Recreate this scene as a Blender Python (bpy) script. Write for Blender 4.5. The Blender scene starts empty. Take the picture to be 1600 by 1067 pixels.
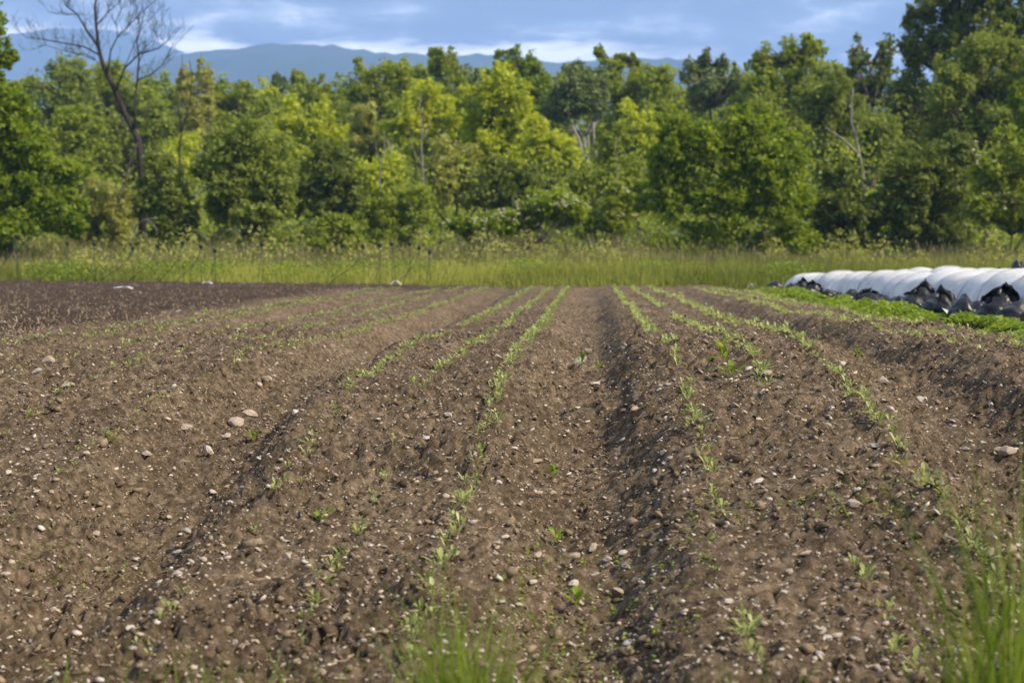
import bpy, math, random
import numpy as np
from mathutils import Vector

# ------------------------------------------------------------------ camera, sky, sun, exposure
SC = bpy.context.scene
COL = SC.collection
F = 2222.0; CX, CY = 800.0, 533.5; HZ = 398.0; VX = 924.0
ZC = 1.30
YAW = math.atan((VX - CX) / F); PITCH = math.atan((CY - HZ) / F)
cam_d = bpy.data.cameras.new('camera'); cam = bpy.data.objects.new('camera', cam_d); COL.objects.link(cam)
cam_d.lens = 50.0; cam_d.sensor_width = 36.0
cam.location = (0, 0, ZC)
cam.rotation_euler = (math.pi / 2 - PITCH, 0, YAW)
cam_d.clip_start = 0.1; cam_d.clip_end = 30000
cam_d.dof.use_dof = True; cam_d.dof.focus_distance = 7.0; cam_d.dof.aperture_fstop = 3.3
SC.camera = cam

SUN_AZ, SUN_EL = math.radians(116), math.radians(41)
SD = Vector((math.cos(SUN_EL) * math.sin(SUN_AZ), math.cos(SUN_EL) * math.cos(SUN_AZ), math.sin(SUN_EL)))
W = bpy.data.worlds.new('World'); SC.world = W; W.use_nodes = True
def build_world():
    nt = W.node_tree; nt.nodes.clear(); N = nt.nodes.new; L = nt.links.new
    out = N('ShaderNodeOutputWorld'); bg = N('ShaderNodeBackground'); L(bg.outputs[0], out.inputs[0])
    sky = N('ShaderNodeTexSky'); sky.sky_type = 'NISHITA'; sky.sun_disc = False
    sky.sun_elevation = SUN_EL; sky.sun_rotation = SUN_AZ
    sk = N('ShaderNodeVectorMath'); sk.operation = 'SCALE'; sk.inputs['Scale'].default_value = 0.09
    L(sky.outputs[0], sk.inputs[0])
    tc = N('ShaderNodeTexCoord'); sp = N('ShaderNodeSeparateXYZ'); L(tc.outputs['Generated'], sp.inputs[0])
    def m(op, a, b=None, clamp=False):
        n = N('ShaderNodeMath'); n.operation = op; n.use_clamp = clamp
        for i, v in enumerate((a, b)):
            if v is None: continue
            if isinstance(v, (int, float)): n.inputs[i].default_value = v
            else: L(v, n.inputs[i])
        return n.outputs[0]
    zz = m('ADD', m('MAXIMUM', sp.outputs[2], 0.0), 0.16)
    u = m('DIVIDE', sp.outputs[0], zz); v = m('DIVIDE', sp.outputs[1], zz)
    cb = N('ShaderNodeCombineXYZ'); L(u, cb.inputs[0]); L(v, cb.inputs[1])
    def noise(scale, detail, off, rough=0.55, sx=1.0, dist=0.0):
        mp = N('ShaderNodeMapping'); L(cb.outputs[0], mp.inputs[0]); mp.inputs['Location'].default_value = off
        mp.inputs['Scale'].default_value = (sx, 1, 1)
        n = N('ShaderNodeTexNoise'); n.inputs['Scale'].default_value = scale; n.inputs['Detail'].default_value = detail
        n.inputs['Roughness'].default_value = rough; n.inputs['Distortion'].default_value = dist
        L(mp.outputs[0], n.inputs[0]); return n.outputs[0]
    big = noise(2.3, 6, (3.1, 1.7, 0), 0.58, 1.05, 0.25)
    fine = noise(7.0, 6, (9.3, 4.2, 0), 0.62, 1.0, 0.2)
    thick = m('ADD', m('MULTIPLY', big, 0.72), m('MULTIPLY', fine, 0.28))
    # body of the cloud deck: blue grey to pale grey
    cr = N('ShaderNodeValToRGB'); L(thick, cr.inputs[0]); e = cr.color_ramp.elements
    e[0].position = 0.44; e[0].color = (0.11, 0.132, 0.175, 1)
    e[1].position = 0.67; e[1].color = (1.25, 1.2, 1.1, 1)
    k = e.new(0.52); k.color = (0.18, 0.205, 0.255, 1)
    k = e.new(0.58); k.color = (0.42, 0.445, 0.50, 1)
    # bright gap under the deck, low over the ridge
    low = noise(2.2, 4, (1.3, 7.7, 0), 0.5, 0.45)
    gap = m('MULTIPLY', m('SUBTRACT', 0.166, m('ADD', sp.outputs[2], m('MULTIPLY', m('SUBTRACT', low, 0.5), 0.03))), 90.0, True)
    mx = N('ShaderNodeMix'); mx.data_type = 'RGBA'
    L(m('MULTIPLY', gap, 0.0), mx.inputs[0]); L(cr.outputs[0], mx.inputs[6]); mx.inputs[7].default_value = (1.5, 1.4, 1.25, 1)
    g2 = noise(2.2, 5, (12.3, 9.1, 0), 0.6, 0.6)
    band = m('MULTIPLY', m('SUBTRACT', 0.1455, m('ADD', sp.outputs[2], m('MULTIPLY', m('SUBTRACT', g2, 0.5), 0.06))), 160.0, True)
    side = m('MULTIPLY', m('SUBTRACT', 0.10, m('DIVIDE', sp.outputs[0], m('ADD', m('ABSOLUTE', sp.outputs[1]), 0.01))), 9.0, True)   # the gap closes towards the right
    L(m('MULTIPLY', m('MULTIPLY', band, side), 0.9), mx.inputs[0])
    # thin places let the clear sky through
    clear = m('MULTIPLY', m('SUBTRACT', 0.37, big), 6.0, True)
    mx2 = N('ShaderNodeMix'); mx2.data_type = 'RGBA'
    L(m('MULTIPLY', clear, 0.15), mx2.inputs[0]); L(mx.outputs[2], mx2.inputs[6]); L(sk.outputs[0], mx2.inputs[7])
    L(mx2.outputs[2], bg.inputs[0]); bg.inputs[1].default_value = 1.5
build_world()
sun_d = bpy.data.lights.new('sun', 'SUN'); sun = bpy.data.objects.new('sun', sun_d); COL.objects.link(sun)
sun_d.energy = 4.4; sun_d.angle = math.radians(4); sun_d.color = (1.0, 0.87, 0.67)
sun.rotation_euler = SD.to_track_quat('Z', 'Y').to_euler(); sun.location = (30, 0, 40)
vs = SC.view_settings; vs.view_transform = 'Standard'; vs.look = 'None'; vs.gamma = 1.0; vs.exposure = 1.02; vs.use_curve_mapping = False
cy = SC.cycles
cy.use_denoising = True; cy.max_bounces = 7; cy.diffuse_bounces = 5; cy.glossy_bounces = 2; cy.transmission_bounces = 4
cy.transparent_max_bounces = 4; cy.volume_bounces = 1; cy.use_adaptive_sampling = False
cy.caustics_reflective = False; cy.caustics_refractive = False

# ------------------------------------------------------------------ helpers
RNG = np.random.default_rng(7)
random.seed(7)
cyw, syw, cp, spi = math.cos(YAW), math.sin(YAW), math.cos(PITCH), math.sin(PITCH)
def ray(px, py):
    x, y = (px - CX) / F, -(py - CY) / F
    fy, fz = cp + y * spi, -spi + y * cp
    return (x * cyw - fy * syw, x * syw + fy * cyw, fz)
def at(px, py, Y):
    r = ray(px, py); t = Y / r[1]
    return Vector((r[0] * t, Y, ZC + r[2] * t))

_tabs = {}
def vnoise(x, y, seed=0):
    if seed not in _tabs: _tabs[seed] = np.random.default_rng(1000 + seed).random((256, 256))
    T = _tabs[seed]
    x = np.asarray(x, float); y = np.asarray(y, float)
    xi = np.floor(x).astype(int); yi = np.floor(y).astype(int)
    fx = x - xi; fy = y - yi
    fx = fx * fx * (3 - 2 * fx); fy = fy * fy * (3 - 2 * fy)
    x0 = xi & 255; x1 = (xi + 1) & 255; y0 = yi & 255; y1 = (yi + 1) & 255
    return (T[x0, y0] * (1 - fx) + T[x1, y0] * fx) * (1 - fy) + (T[x0, y1] * (1 - fx) + T[x1, y1] * fx) * fy
def sstep(a, b, x):
    t = np.clip((np.asarray(x, float) - a) / (b - a), 0, 1); return t * t * (3 - 2 * t)

def fmesh(name, V, Fc, mat=None, tint=None, smooth=False):
    V = np.ascontiguousarray(V, np.float32); Fc = np.ascontiguousarray(Fc, np.int32)
    me = bpy.data.meshes.new(name); n, k = Fc.shape
    me.vertices.add(len(V)); me.vertices.foreach_set('co', V.ravel())
    me.loops.add(n * k); me.loops.foreach_set('vertex_index', Fc.ravel())
    me.polygons.add(n); me.polygons.foreach_set('loop_start', np.arange(0, n * k, k, dtype=np.int32))
    if smooth: me.polygons.foreach_set('use_smooth', np.ones(n, bool))
    me.update(calc_edges=True)
    if tint is not None:
        a = me.attributes.new('tint', 'FLOAT', 'POINT'); a.data.foreach_set('value', np.ascontiguousarray(tint, np.float32))
    if mat: me.materials.append(mat)
    return me
def link(name, me, parent=None, loc=None):
    o = bpy.data.objects.new(name, me); COL.objects.link(o)
    if parent: o.parent = parent
    if loc is not None: o.location = loc
    return o
def tag(o, label=None, cat=None, group=None, kind=None):
    if label: o['label'] = label
    if cat: o['category'] = cat
    if group: o['group'] = group
    if kind: o['kind'] = kind
    return o

class MB:
    def __init__(s): s.v = []; s.f = []
    def tube(s, pts, rad, n=6):
        pts = [Vector(p) for p in pts]; b = len(s.v)
        up = Vector((0.31, 0.87, 0.37))
        for i, p in enumerate(pts):
            d = (pts[min(i + 1, len(pts) - 1)] - pts[max(i - 1, 0)])
            if d.length < 1e-9: d = Vector((0, 0, 1))
            d.normalize(); a = d.cross(up)
            if a.length < 1e-4: a = d.cross(Vector((1, 0, 0)))
            a.normalize(); c = d.cross(a)
            for j in range(n):
                t = 2 * math.pi * j / n
                s.v.append(tuple(p + (a * math.cos(t) + c * math.sin(t)) * rad[i]))
        for i in range(len(pts) - 1):
            for j in range(n):
                j2 = (j + 1) % n
                s.f.append((b + i * n + j, b + i * n + j2, b + (i + 1) * n + j2, b + (i + 1) * n + j))
        s.f.append(tuple(b + j for j in range(n))[::-1]); e = b + (len(pts) - 1) * n
        s.f.append(tuple(e + j for j in range(n)))
    def mesh(s, name, mat, smooth=True):
        me = bpy.data.meshes.new(name); me.from_pydata(s.v, [], s.f); me.update()
        if smooth: me.polygons.foreach_set('use_smooth', np.ones(len(me.polygons), bool))
        me.materials.append(mat); return me

# ------------------------------------------------------------------ materials
def nmat(name):
    m = bpy.data.materials.new(name); m.use_nodes = True; nt = m.node_tree; nt.nodes.clear()
    out = nt.nodes.new('ShaderNodeOutputMaterial'); return m, nt, nt.nodes.new, nt.links.new, out
def ramp(N, stops):
    r = N('ShaderNodeValToRGB'); e = r.color_ramp.elements
    e[0].position, e[0].color = stops[0][0], (*stops[0][1], 1); e[1].position, e[1].color = stops[-1][0], (*stops[-1][1], 1)
    for p, c in stops[1:-1]:
        k = e.new(p); k.color = (*c, 1)
    return r
def mat_leaf(name, dark, light, trans=0.42, rough=0.55):
    m, nt, N, L, out = nmat(name)
    a = N('ShaderNodeAttribute'); a.attribute_name = 'tint'
    r = ramp(N, [(0.0, dark), (1.0, light)]); L(a.outputs['Fac'], r.inputs[0])
    p = N('ShaderNodeBsdfPrincipled'); L(r.outputs[0], p.inputs['Base Color']); p.inputs['Roughness'].default_value = rough
    p.inputs['Specular IOR Level'].default_value = 0.25
    t = N('ShaderNodeBsdfTranslucent')
    hs = N('ShaderNodeHueSaturation'); hs.inputs['Hue'].default_value = 0.485; hs.inputs['Saturation'].default_value = 1.1; hs.inputs['Value'].default_value = 1.6
    L(r.outputs[0], hs.inputs['Color']); L(hs.outputs[0], t.inputs[0])
    mx = N('ShaderNodeMixShader'); mx.inputs[0].default_value = trans; L(p.outputs[0], mx.inputs[1]); L(t.outputs[0], mx.inputs[2])
    L(mx.outputs[0], out.inputs[0]); return m
def mat_tint(name, stops, rough=0.85, noise=0.0, nscale=30, spec=0.2):
    m, nt, N, L, out = nmat(name)
    a = N('ShaderNodeAttribute'); a.attribute_name = 'tint'
    r = ramp(N, stops); L(a.outputs['Fac'], r.inputs[0]); col = r.outputs[0]
    if noise:
        tc = N('ShaderNodeTexCoord'); n = N('ShaderNodeTexNoise'); n.inputs['Scale'].default_value = nscale; n.inputs['Detail'].default_value = 4
        L(tc.outputs['Object'], n.inputs[0])
        hs = N('ShaderNodeHueSaturation'); L(col, hs.inputs['Color'])
        mr = N('ShaderNodeMapRange'); L(n.outputs[0], mr.inputs[0]); mr.inputs[1].default_value = 0.3; mr.inputs[2].default_value = 0.7
        mr.inputs[3].default_value = 1 - noise; mr.inputs[4].default_value = 1 + noise; L(mr.outputs[0], hs.inputs['Value']); col = hs.outputs[0]
    p = N('ShaderNodeBsdfPrincipled'); L(col, p.inputs['Base Color']); p.inputs['Roughness'].default_value = rough
    p.inputs['Specular IOR Level'].default_value = spec; L(p.outputs[0], out.inputs[0]); return m
def mat_noise(name, stops, scale, rough=0.8, bump=0.0, bscale=60, detail=6, spec=0.25, objvar=0.0, lo=0.3, hi=0.7):
    m, nt, N, L, out = nmat(name)
    tc = N('ShaderNodeTexCoord'); n = N('ShaderNodeTexNoise'); n.inputs['Scale'].default_value = scale; n.inputs['Detail'].default_value = detail
    n.inputs['Roughness'].default_value = 0.6
    L(tc.outputs['Object'], n.inputs[0]); mr = N('ShaderNodeMapRange'); mr.inputs[1].default_value = lo; mr.inputs[2].default_value = hi; L(n.outputs[0], mr.inputs[0])
    fac = mr.outputs[0]
    if objvar:
        oi = N('ShaderNodeObjectInfo'); mm = N('ShaderNodeMath'); mm.operation = 'MULTIPLY_ADD'; L(oi.outputs['Random'], mm.inputs[0])
        mm.inputs[1].default_value = objvar; m2 = N('ShaderNodeMath'); m2.operation = 'MULTIPLY'; L(fac, m2.inputs[0]); m2.inputs[1].default_value = 1 - objvar
        L(m2.outputs[0], mm.inputs[2]); fac = mm.outputs[0]
    r = ramp(N, stops); L(fac, r.inputs[0])
    p = N('ShaderNodeBsdfPrincipled'); L(r.outputs[0], p.inputs['Base Color']); p.inputs['Roughness'].default_value = rough
    p.inputs['Specular IOR Level'].default_value = spec
    if bump:
        b = N('ShaderNodeBump'); b.inputs['Strength'].default_value = bump; b.inputs['Distance'].default_value = 0.01
        n2 = N('ShaderNodeTexNoise'); n2.inputs['Scale'].default_value = bscale; n2.inputs['Detail'].default_value = 5; L(tc.outputs['Object'], n2.inputs[0])
        L(n2.outputs[0], b.inputs['Height']); L(b.outputs[0], p.inputs['Normal'])
    L(p.outputs[0], out.inputs[0]); return m

def mat_soil():
    m, nt, N, L, out = nmat('soil')
    tc = N('ShaderNodeTexCoord')
    def nz(s, d=5, r=0.6):
        n = N('ShaderNodeTexNoise'); n.inputs['Scale'].default_value = s; n.inputs['Detail'].default_value = d; n.inputs['Roughness'].default_value = r
        L(tc.outputs['Object'], n.inputs[0]); return n.outputs[0]
    r1 = ramp(N, [(0.36, (0.062, 0.045, 0.028)), (0.5, (0.148, 0.109, 0.071)), (0.65, (0.290, 0.223, 0.152))]); L(nz(26, 8, 0.7), r1.inputs[0])
    # damp and dry patches of the tilled soil
    r2 = ramp(N, [(0.35, (0.78, 0.76, 0.74)), (0.65, (1.14, 1.12, 1.10))]); L(nz(1.3, 5), r2.inputs[0])
    mu = N('ShaderNodeMix'); mu.data_type = 'RGBA'; mu.blend_type = 'MULTIPLY'; mu.inputs[0].default_value = 1.0
    L(r1.outputs[0], mu.inputs[6]); L(r2.outputs[0], mu.inputs[7])
    # unbedded old stubble ground on the left: darker, more organic soil
    at_ = N('ShaderNodeAttribute'); at_.attribute_name = 'tint'
    r3 = ramp(N, [(0.3, (0.036, 0.024, 0.017)), (0.7, (0.085, 0.060, 0.042))]); L(nz(14, 7, 0.7), r3.inputs[0])
    m3 = N('ShaderNodeMix'); m3.data_type = 'RGBA'; L(at_.outputs['Fac'], m3.inputs[0]); L(mu.outputs[2], m3.inputs[6]); L(r3.outputs[0], m3.inputs[7])
    # grit too small to model
    vo = N('ShaderNodeTexVoronoi'); vo.inputs['Scale'].default_value = 62; L(tc.outputs['Object'], vo.inputs[0])
    lt = N('ShaderNodeMath'); lt.operation = 'LESS_THAN'; L(vo.outputs['Distance'], lt.inputs[0])
    sp = N('ShaderNodeSeparateColor'); L(vo.outputs['Color'], sp.inputs[0])
    th = N('ShaderNodeMath'); th.operation = 'MULTIPLY_ADD'; L(sp.outputs[2], th.inputs[0]); th.inputs[1].default_value = 0.30; th.inputs[2].default_value = 0.06; L(th.outputs[0], lt.inputs[1])
    g2 = N('ShaderNodeMath'); g2.operation = 'GREATER_THAN'; L(sp.outputs[0], g2.inputs[0]); g2.inputs[1].default_value = 0.55
    g3 = N('ShaderNodeMath'); g3.operation = 'MULTIPLY'; L(lt.outputs[0], g3.inputs[0]); L(g2.outputs[0], g3.inputs[1])
    rc = ramp(N, [(0.0, (0.21, 0.155, 0.115)), (0.5, (0.32, 0.25, 0.195)), (1.0, (0.42, 0.37, 0.31))]); L(sp.outputs[1], rc.inputs[0])
    m4 = N('ShaderNodeMix'); m4.data_type = 'RGBA'; L(g3.outputs[0], m4.inputs[0]); L(m3.outputs[2], m4.inputs[6]); L(rc.outputs[0], m4.inputs[7])
    p = N('ShaderNodeBsdfPrincipled'); L(m4.outputs[2], p.inputs['Base Color']); p.inputs['Roughness'].default_value = 0.95; p.inputs['Specular IOR Level'].default_value = 0.1
    b = N('ShaderNodeBump'); b.inputs['Strength'].default_value = 1.0; b.inputs['Distance'].default_value = 0.018
    L(nz(60, 7, 0.75), b.inputs['Height']); L(b.outputs[0], p.inputs['Normal']); L(p.outputs[0], out.inputs[0]); return m

M_soil = mat_soil()
M_ground = mat_noise('meadow_ground', [(0, (0.06, 0.07, 0.022)), (1, (0.12, 0.13, 0.035))], 1.5, 0.95)
M_clod = mat_tint('soil_clod', [(0, (0.070, 0.050, 0.031)), (0.6, (0.145, 0.106, 0.069)), (1, (0.27, 0.206, 0.138))], 0.95, 0.25, 90, 0.1)
M_pebble = mat_tint('pebble', [(0, (0.24, 0.18, 0.13)), (0.35, (0.37, 0.29, 0.225)), (0.6, (0.46, 0.365, 0.295)), (0.85, (0.48, 0.42, 0.34)), (1, (0.56, 0.50, 0.42))], 0.8, 0.2, 60)
M_stone = {
    'pale': mat_noise('pale_stone', [(0, (0.33, 0.28, 0.22)), (0.5, (0.44, 0.385, 0.32)), (1, (0.56, 0.52, 0.46))], 30, 0.8, 0.3, 120, objvar=0.35),
    'tan': mat_noise('tan_stone', [(0, (0.27, 0.205, 0.145)), (0.5, (0.37, 0.29, 0.215)), (1, (0.46, 0.38, 0.30))], 30, 0.85, 0.3, 120, objvar=0.35),
    'grey': mat_noise('grey_stone', [(0, (0.22, 0.20, 0.175)), (0.5, (0.31, 0.29, 0.26)), (1, (0.41, 0.39, 0.36))], 30, 0.8, 0.3, 120, objvar=0.35),
    'pinkish': mat_noise('pinkish_stone', [(0, (0.30, 0.235, 0.185)), (0.5, (0.40, 0.32, 0.26)), (1, (0.49, 0.41, 0.345))], 30, 0.8, 0.3, 120, objvar=0.35)}
M_bark = mat_noise('bark', [(0, (0.055, 0.045, 0.035)), (1, (0.15, 0.125, 0.10))], 5, 0.9, 0.5, 20)
M_palebark = mat_noise('pale_bark', [(0, (0.20, 0.18, 0.155)), (1, (0.42, 0.39, 0.34))], 3, 0.85, 0.4, 15)
M_greybark = mat_noise('grey_bark', [(0, (0.13, 0.115, 0.10)), (1, (0.28, 0.255, 0.225))], 3, 0.85, 0.4, 15)
M_deadbark = mat_noise('dead_bark', [(0, (0.018, 0.015, 0.014)), (1, (0.06, 0.05, 0.045))], 6, 0.9, 0.5, 20)
M_greydead = mat_noise('weathered_wood', [(0, (0.10, 0.085, 0.07)), (1, (0.22, 0.195, 0.165))], 6, 0.9)
LEAF = {
    'maple': mat_leaf('leaf_maple', (0.099, 0.165, 0.014), (0.264, 0.342, 0.025)),
    'lime': mat_leaf('leaf_lime', (0.255, 0.323, 0.030), (0.541, 0.578, 0.063), 0.42),
    'mid': mat_leaf('leaf_mid', (0.142, 0.202, 0.023), (0.331, 0.383, 0.048)),
    'dark': mat_leaf('leaf_dark', (0.079, 0.120, 0.019), (0.214, 0.254, 0.041), 0.3),
    'olive': mat_leaf('leaf_olive', (0.131, 0.177, 0.030), (0.296, 0.353, 0.068)),
    'blue': mat_leaf('leaf_bluegreen', (0.110, 0.156, 0.050), (0.222, 0.269, 0.084), 0.25),
    'yellow': mat_leaf('leaf_yellowgreen', (0.060, 0.12, 0.012), (0.34, 0.42, 0.028)),
    'pale': mat_leaf('leaf_pale', (0.226, 0.249, 0.057), (0.437, 0.443, 0.114)),
}
M_blossom = mat_leaf('blossom', (0.40, 0.37, 0.22), (0.62, 0.58, 0.42), 0.2)
M_seed = mat_leaf('seedling_leaf', (0.20, 0.25, 0.065), (0.42, 0.46, 0.17), 0.35, 0.4)
M_seedfar = M_seed
M_grass = mat_leaf('meadow_grass', (0.135, 0.165, 0.026), (0.36, 0.365, 0.08), 0.35)
M_tallgrass = mat_leaf('tall_grass', (0.10, 0.125, 0.03), (0.29, 0.28, 0.10), 0.3)
M_fgrass = mat_leaf('near_grass', (0.06, 0.11, 0.014), (0.23, 0.30, 0.034), 0.4)
M_weed = mat_leaf('weed_leaf', (0.11, 0.185, 0.022), (0.28, 0.36, 0.045), 0.4)
M_straw = mat_tint('straw', [(0, (0.14, 0.10, 0.065)), (0.6, (0.30, 0.23, 0.15)), (1, (0.45, 0.36, 0.24))], 0.8)
M_cover = mat_noise('row_cover_fabric', [(0, (0.46, 0.45, 0.43)), (1, (0.70, 0.695, 0.68))], 2.2, 0.6, 0.6, 16, spec=0.3)
M_hoop = mat_noise('hoop_pipe', [(0, (0.40, 0.41, 0.41)), (1, (0.5, 0.5, 0.5))], 5, 0.5)
M_bag = mat_noise('black_bag_plastic', [(0, (0.006, 0.0065, 0.008)), (0.7, (0.013, 0.013, 0.015)), (1, (0.05, 0.048, 0.046))], 5, 0.38, 0.6, 22, spec=0.5)
M_baggrey = mat_noise('dusty_bag_plastic', [(0, (0.010, 0.0105, 0.012)), (0.6, (0.032, 0.031, 0.032)), (1, (0.12, 0.115, 0.11))], 5, 0.5, 0.6, 22, spec=0.4)
M_white = mat_noise('white_plastic', [(0, (0.55, 0.56, 0.58)), (1, (0.75, 0.76, 0.77))], 8, 0.5)
M_black = mat_noise('black_plastic', [(0, (0.008, 0.009, 0.010)), (1, (0.02, 0.022, 0.022))], 10, 0.5)
M_hose = mat_noise('black_hose', [(0, (0.012, 0.014, 0.014)), (1, (0.03, 0.034, 0.032))], 10, 0.5)
M_stake = mat_noise('green_stake', [(0, (0.02, 0.05, 0.035)), (1, (0.04, 0.085, 0.06))], 10, 0.5)
M_hill = mat_noise('wooded_hillside', [(0, (0.018, 0.035, 0.02)), (1, (0.04, 0.065, 0.03))], 0.012, 0.95)

# ------------------------------------------------------------------ terrain heights
YR = np.array([0, 2, 3.0, 3.6, 4.1, 4.65, 5.4, 6.0, 6.8, 7.65, 9.0, 12.2, 16, 21, 31, 60])
HR = np.array([1.34, 1.27, 1.18, 1.10, 1.00, .90, .755, .67, .575, .515, .50, .56, .60, .63, .66, .68])
YL = np.array([0, 2, 3.0, 3.6, 4.0, 4.6, 5.3, 5.8, 6.3, 7.0, 8.0, 9.5, 14.5, 22, 31, 60])
HL = np.array([1.34, 1.27, 1.18, 1.11, 1.06, 1.00, .92, .85, .76, .67, .625, .61, .665, .665, .67, .68])
_yy = np.linspace(0, 60, 1201)
def _sm(h):
    k = np.exp(-0.5 * (np.arange(-14, 15) / 6.0) ** 2); k /= k.sum()
    return np.convolve(np.pad(h, 14, mode='edge'), k, 'valid')
_hr = _sm(np.interp(_yy, YR, HR)); _hl = _sm(np.interp(_yy, YL, HL))
FURROWS = [(-0.02, 0.15, 0.10), (-1.72, 0.18, 0.16), (1.68, 0.14, 0.12), (-3.5, 0.08, 0.14), (3.36, 0.06, 0.15)]
def edgeY(x):   # far edge of the tilled field
    x = np.asarray(x, float)
    return 31.0 + np.clip((-x - 1.0) * 0.42, 0, 6.5) + 0.5 * (vnoise(x * 0.9, 0 * x, 31) - 0.5)
def base_h(x, y):
    yc = np.clip(y, 0, 60)
    w = sstep(-1.1, 1.1, x)
    return ZC - (np.interp(yc, _yy, _hl) * (1 - w) + np.interp(yc, _yy, _hr) * w)
def G(x, y):
    x = np.asarray(x, float); y = np.asarray(y, float)
    z = base_h(x, y)
    fade = sstep(1.6, 3.2, y) * (1 - 0.65 * sstep(14, 30, y))
    z = z - 0.085 * sstep(2.5, 3.4, x) * sstep(6, 10, y)
    for i, (fx, dep, flat) in enumerate(FURROWS):
        c = fx + 0.07 * (vnoise(y * 0.55, 0 * y + 3.3, 40 + i) - 0.5) + 0.03 * (vnoise(y * 2.1, 0 * y + 1.3, 50 + i) - 0.5)
        d = x - c
        wl = 0.40 + 0.16 * (vnoise(y * 0.8, 0 * y, 60 + i) - 0.5); wr = 0.29 + 0.12 * (vnoise(y * 0.9, 0 * y, 70 + i) - 0.5)
        dd = np.where(d < 0, -(d + flat * 0.5) / wl, (d - flat * 0.5) / wr)
        prof = 1 - sstep(0, 1, dd)
        z = z - dep * prof * fade
        # soil thrown up on the shoulders
        z = z + 0.014 * np.exp(-((np.abs(d) - 0.46) / 0.13) ** 2) * fade
    z = z + 0.05 * (vnoise(x * 0.9, y * 0.7, 1) - 0.5) * sstep(1, 5, y)
    return z
def micro(x, y):
    x = np.asarray(x, float); y = np.asarray(y, float)
    z = 0.034 * (vnoise(x * 4.3, y * 4.3, 2) - 0.5) + 0.030 * (vnoise(x * 11, y * 11, 3) - 0.5)
    a = 1 - np.abs(2 * vnoise(x * 19 + 3, y * 19, 4) - 1)            # billowed clods
    b = 1 - np.abs(2 * vnoise(x * 37 + 1, y * 37, 5) - 1)
    c = vnoise(x * 70, y * 70, 6)
    rough = 0.55 + 0.9 * vnoise(x * 1.7, y * 1.7, 8)
    z = z + rough * (0.042 * (1 - a) ** 0.8 + 0.036 * (1 - b) + 0.024 * (c - 0.5))
    tuft = vnoise(x * 8 + 9, y * 8, 9)
    z = z + 0.05 * np.clip(tuft - 0.72, 0, 1) * rough
    return z - 0.068
def H(x, y): return G(x, y) + micro(x, y)
def hit(px, py):
    r = ray(px, py); Y = np.arange(2.2, 60, 0.01)
    X = r[0] / r[1] * Y; Z = ZC + r[2] / r[1] * Y
    k = np.argmax(Z < H(X, Y)); return (X[k], Y[k], float(H(X[k], Y[k])))

# ------------------------------------------------------------------ the setting
def build_field():
    ys = [1.2]
    while ys[-1] < 38.5: ys.append(ys[-1] + max(0.012, 0.0034 * ys[-1]))
    ys = np.array(ys); nu = 410
    u = np.linspace(0, 1, nu)
    lft = -(1.9 + 0.50 * ys); rgt = 1.7 + 0.31 * ys
    X = lft[:, None] + (rgt - lft)[:, None] * u[None, :]
    Y = np.repeat(ys[:, None], nu, 1)
    lim = edgeY(X)
    Z = H(X, Y)
    Z = Z - 0.5 * sstep(0.0, 0.8, Y - lim - 0.2)                       # dips under the meadow at its far edge
    Z = Z - 0.5 * sstep(0.0, 0.8, X - 7.6)
    V = np.stack([X, Y, Z], -1).reshape(-1, 3)
    i = np.arange(len(ys) - 1)[:, None] * nu + np.arange(nu - 1)[None, :]
    Fc = np.stack([i, i + 1, i + nu + 1, i + nu], -1).reshape(-1, 4)
    t = np.maximum(sstep(4.5, 5.2, -X + 0.8 * (vnoise(X * 1.5, Y * 0.6, 11) - 0.5)), sstep(26.5, 29, Y + 3 * (vnoise(X * .5, Y * .5, 12) - .5)) * sstep(1.0, 4.0, -X) * 0.9)
    o = link('field', fmesh('field', V, Fc, M_soil, t.ravel(), False)); tag(o, kind='structure')
build_field()

def ground_z(x, y):
    x = np.asarray(x, float); y = np.asarray(y, float)
    z = np.full(x.shape, ZC - 0.68) + 0.12 * (vnoise(x * 0.12, y * 0.12, 14) - 0.5)
    ins = sstep(-1.0, 0.1, edgeY(x) - y) * sstep(-22, -20, x) * (1 - sstep(7.2, 8.4, x))
    near = sstep(-0.5, 0.5, y)
    z = np.where(y < 31, np.minimum(z, base_h(x, np.clip(y, 0, 60)) - 0.02), z)
    return z - 0.45 * ins * sstep(1.0, 1.8, y) * near
def build_ground():
    def axis(a, b, step, far):
        inner = np.arange(a, b + 1e-6, step); e = [inner[-1]]; s = step
        while e[-1] < far: s *= 1.35; e.append(e[-1] + s)
        w = [inner[0]]; s = step
        while w[-1] > -far: s *= 1.35; w.append(w[-1] - s)
        return np.concatenate([np.array(w[1:])[::-1], inner, np.array(e[1:])])
    xs = axis(-26, 18, 0.5, 8500); ys = axis(-2, 60, 0.5, 8500)
    X, Y = np.meshgrid(xs, ys); Z = ground_z(X, Y); n = len(xs)
    V = np.stack([X, Y, Z], -1).reshape(-1, 3)
    i = np.arange(len(ys) - 1)[:, None] * n + np.arange(n - 1)[None, :]
    o = link('ground', fmesh('ground', V, np.stack([i, i + 1, i + n + 1, i + n], -1).reshape(-1, 4), M_ground, None, True)); tag(o, kind='structure')
build_ground()

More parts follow.
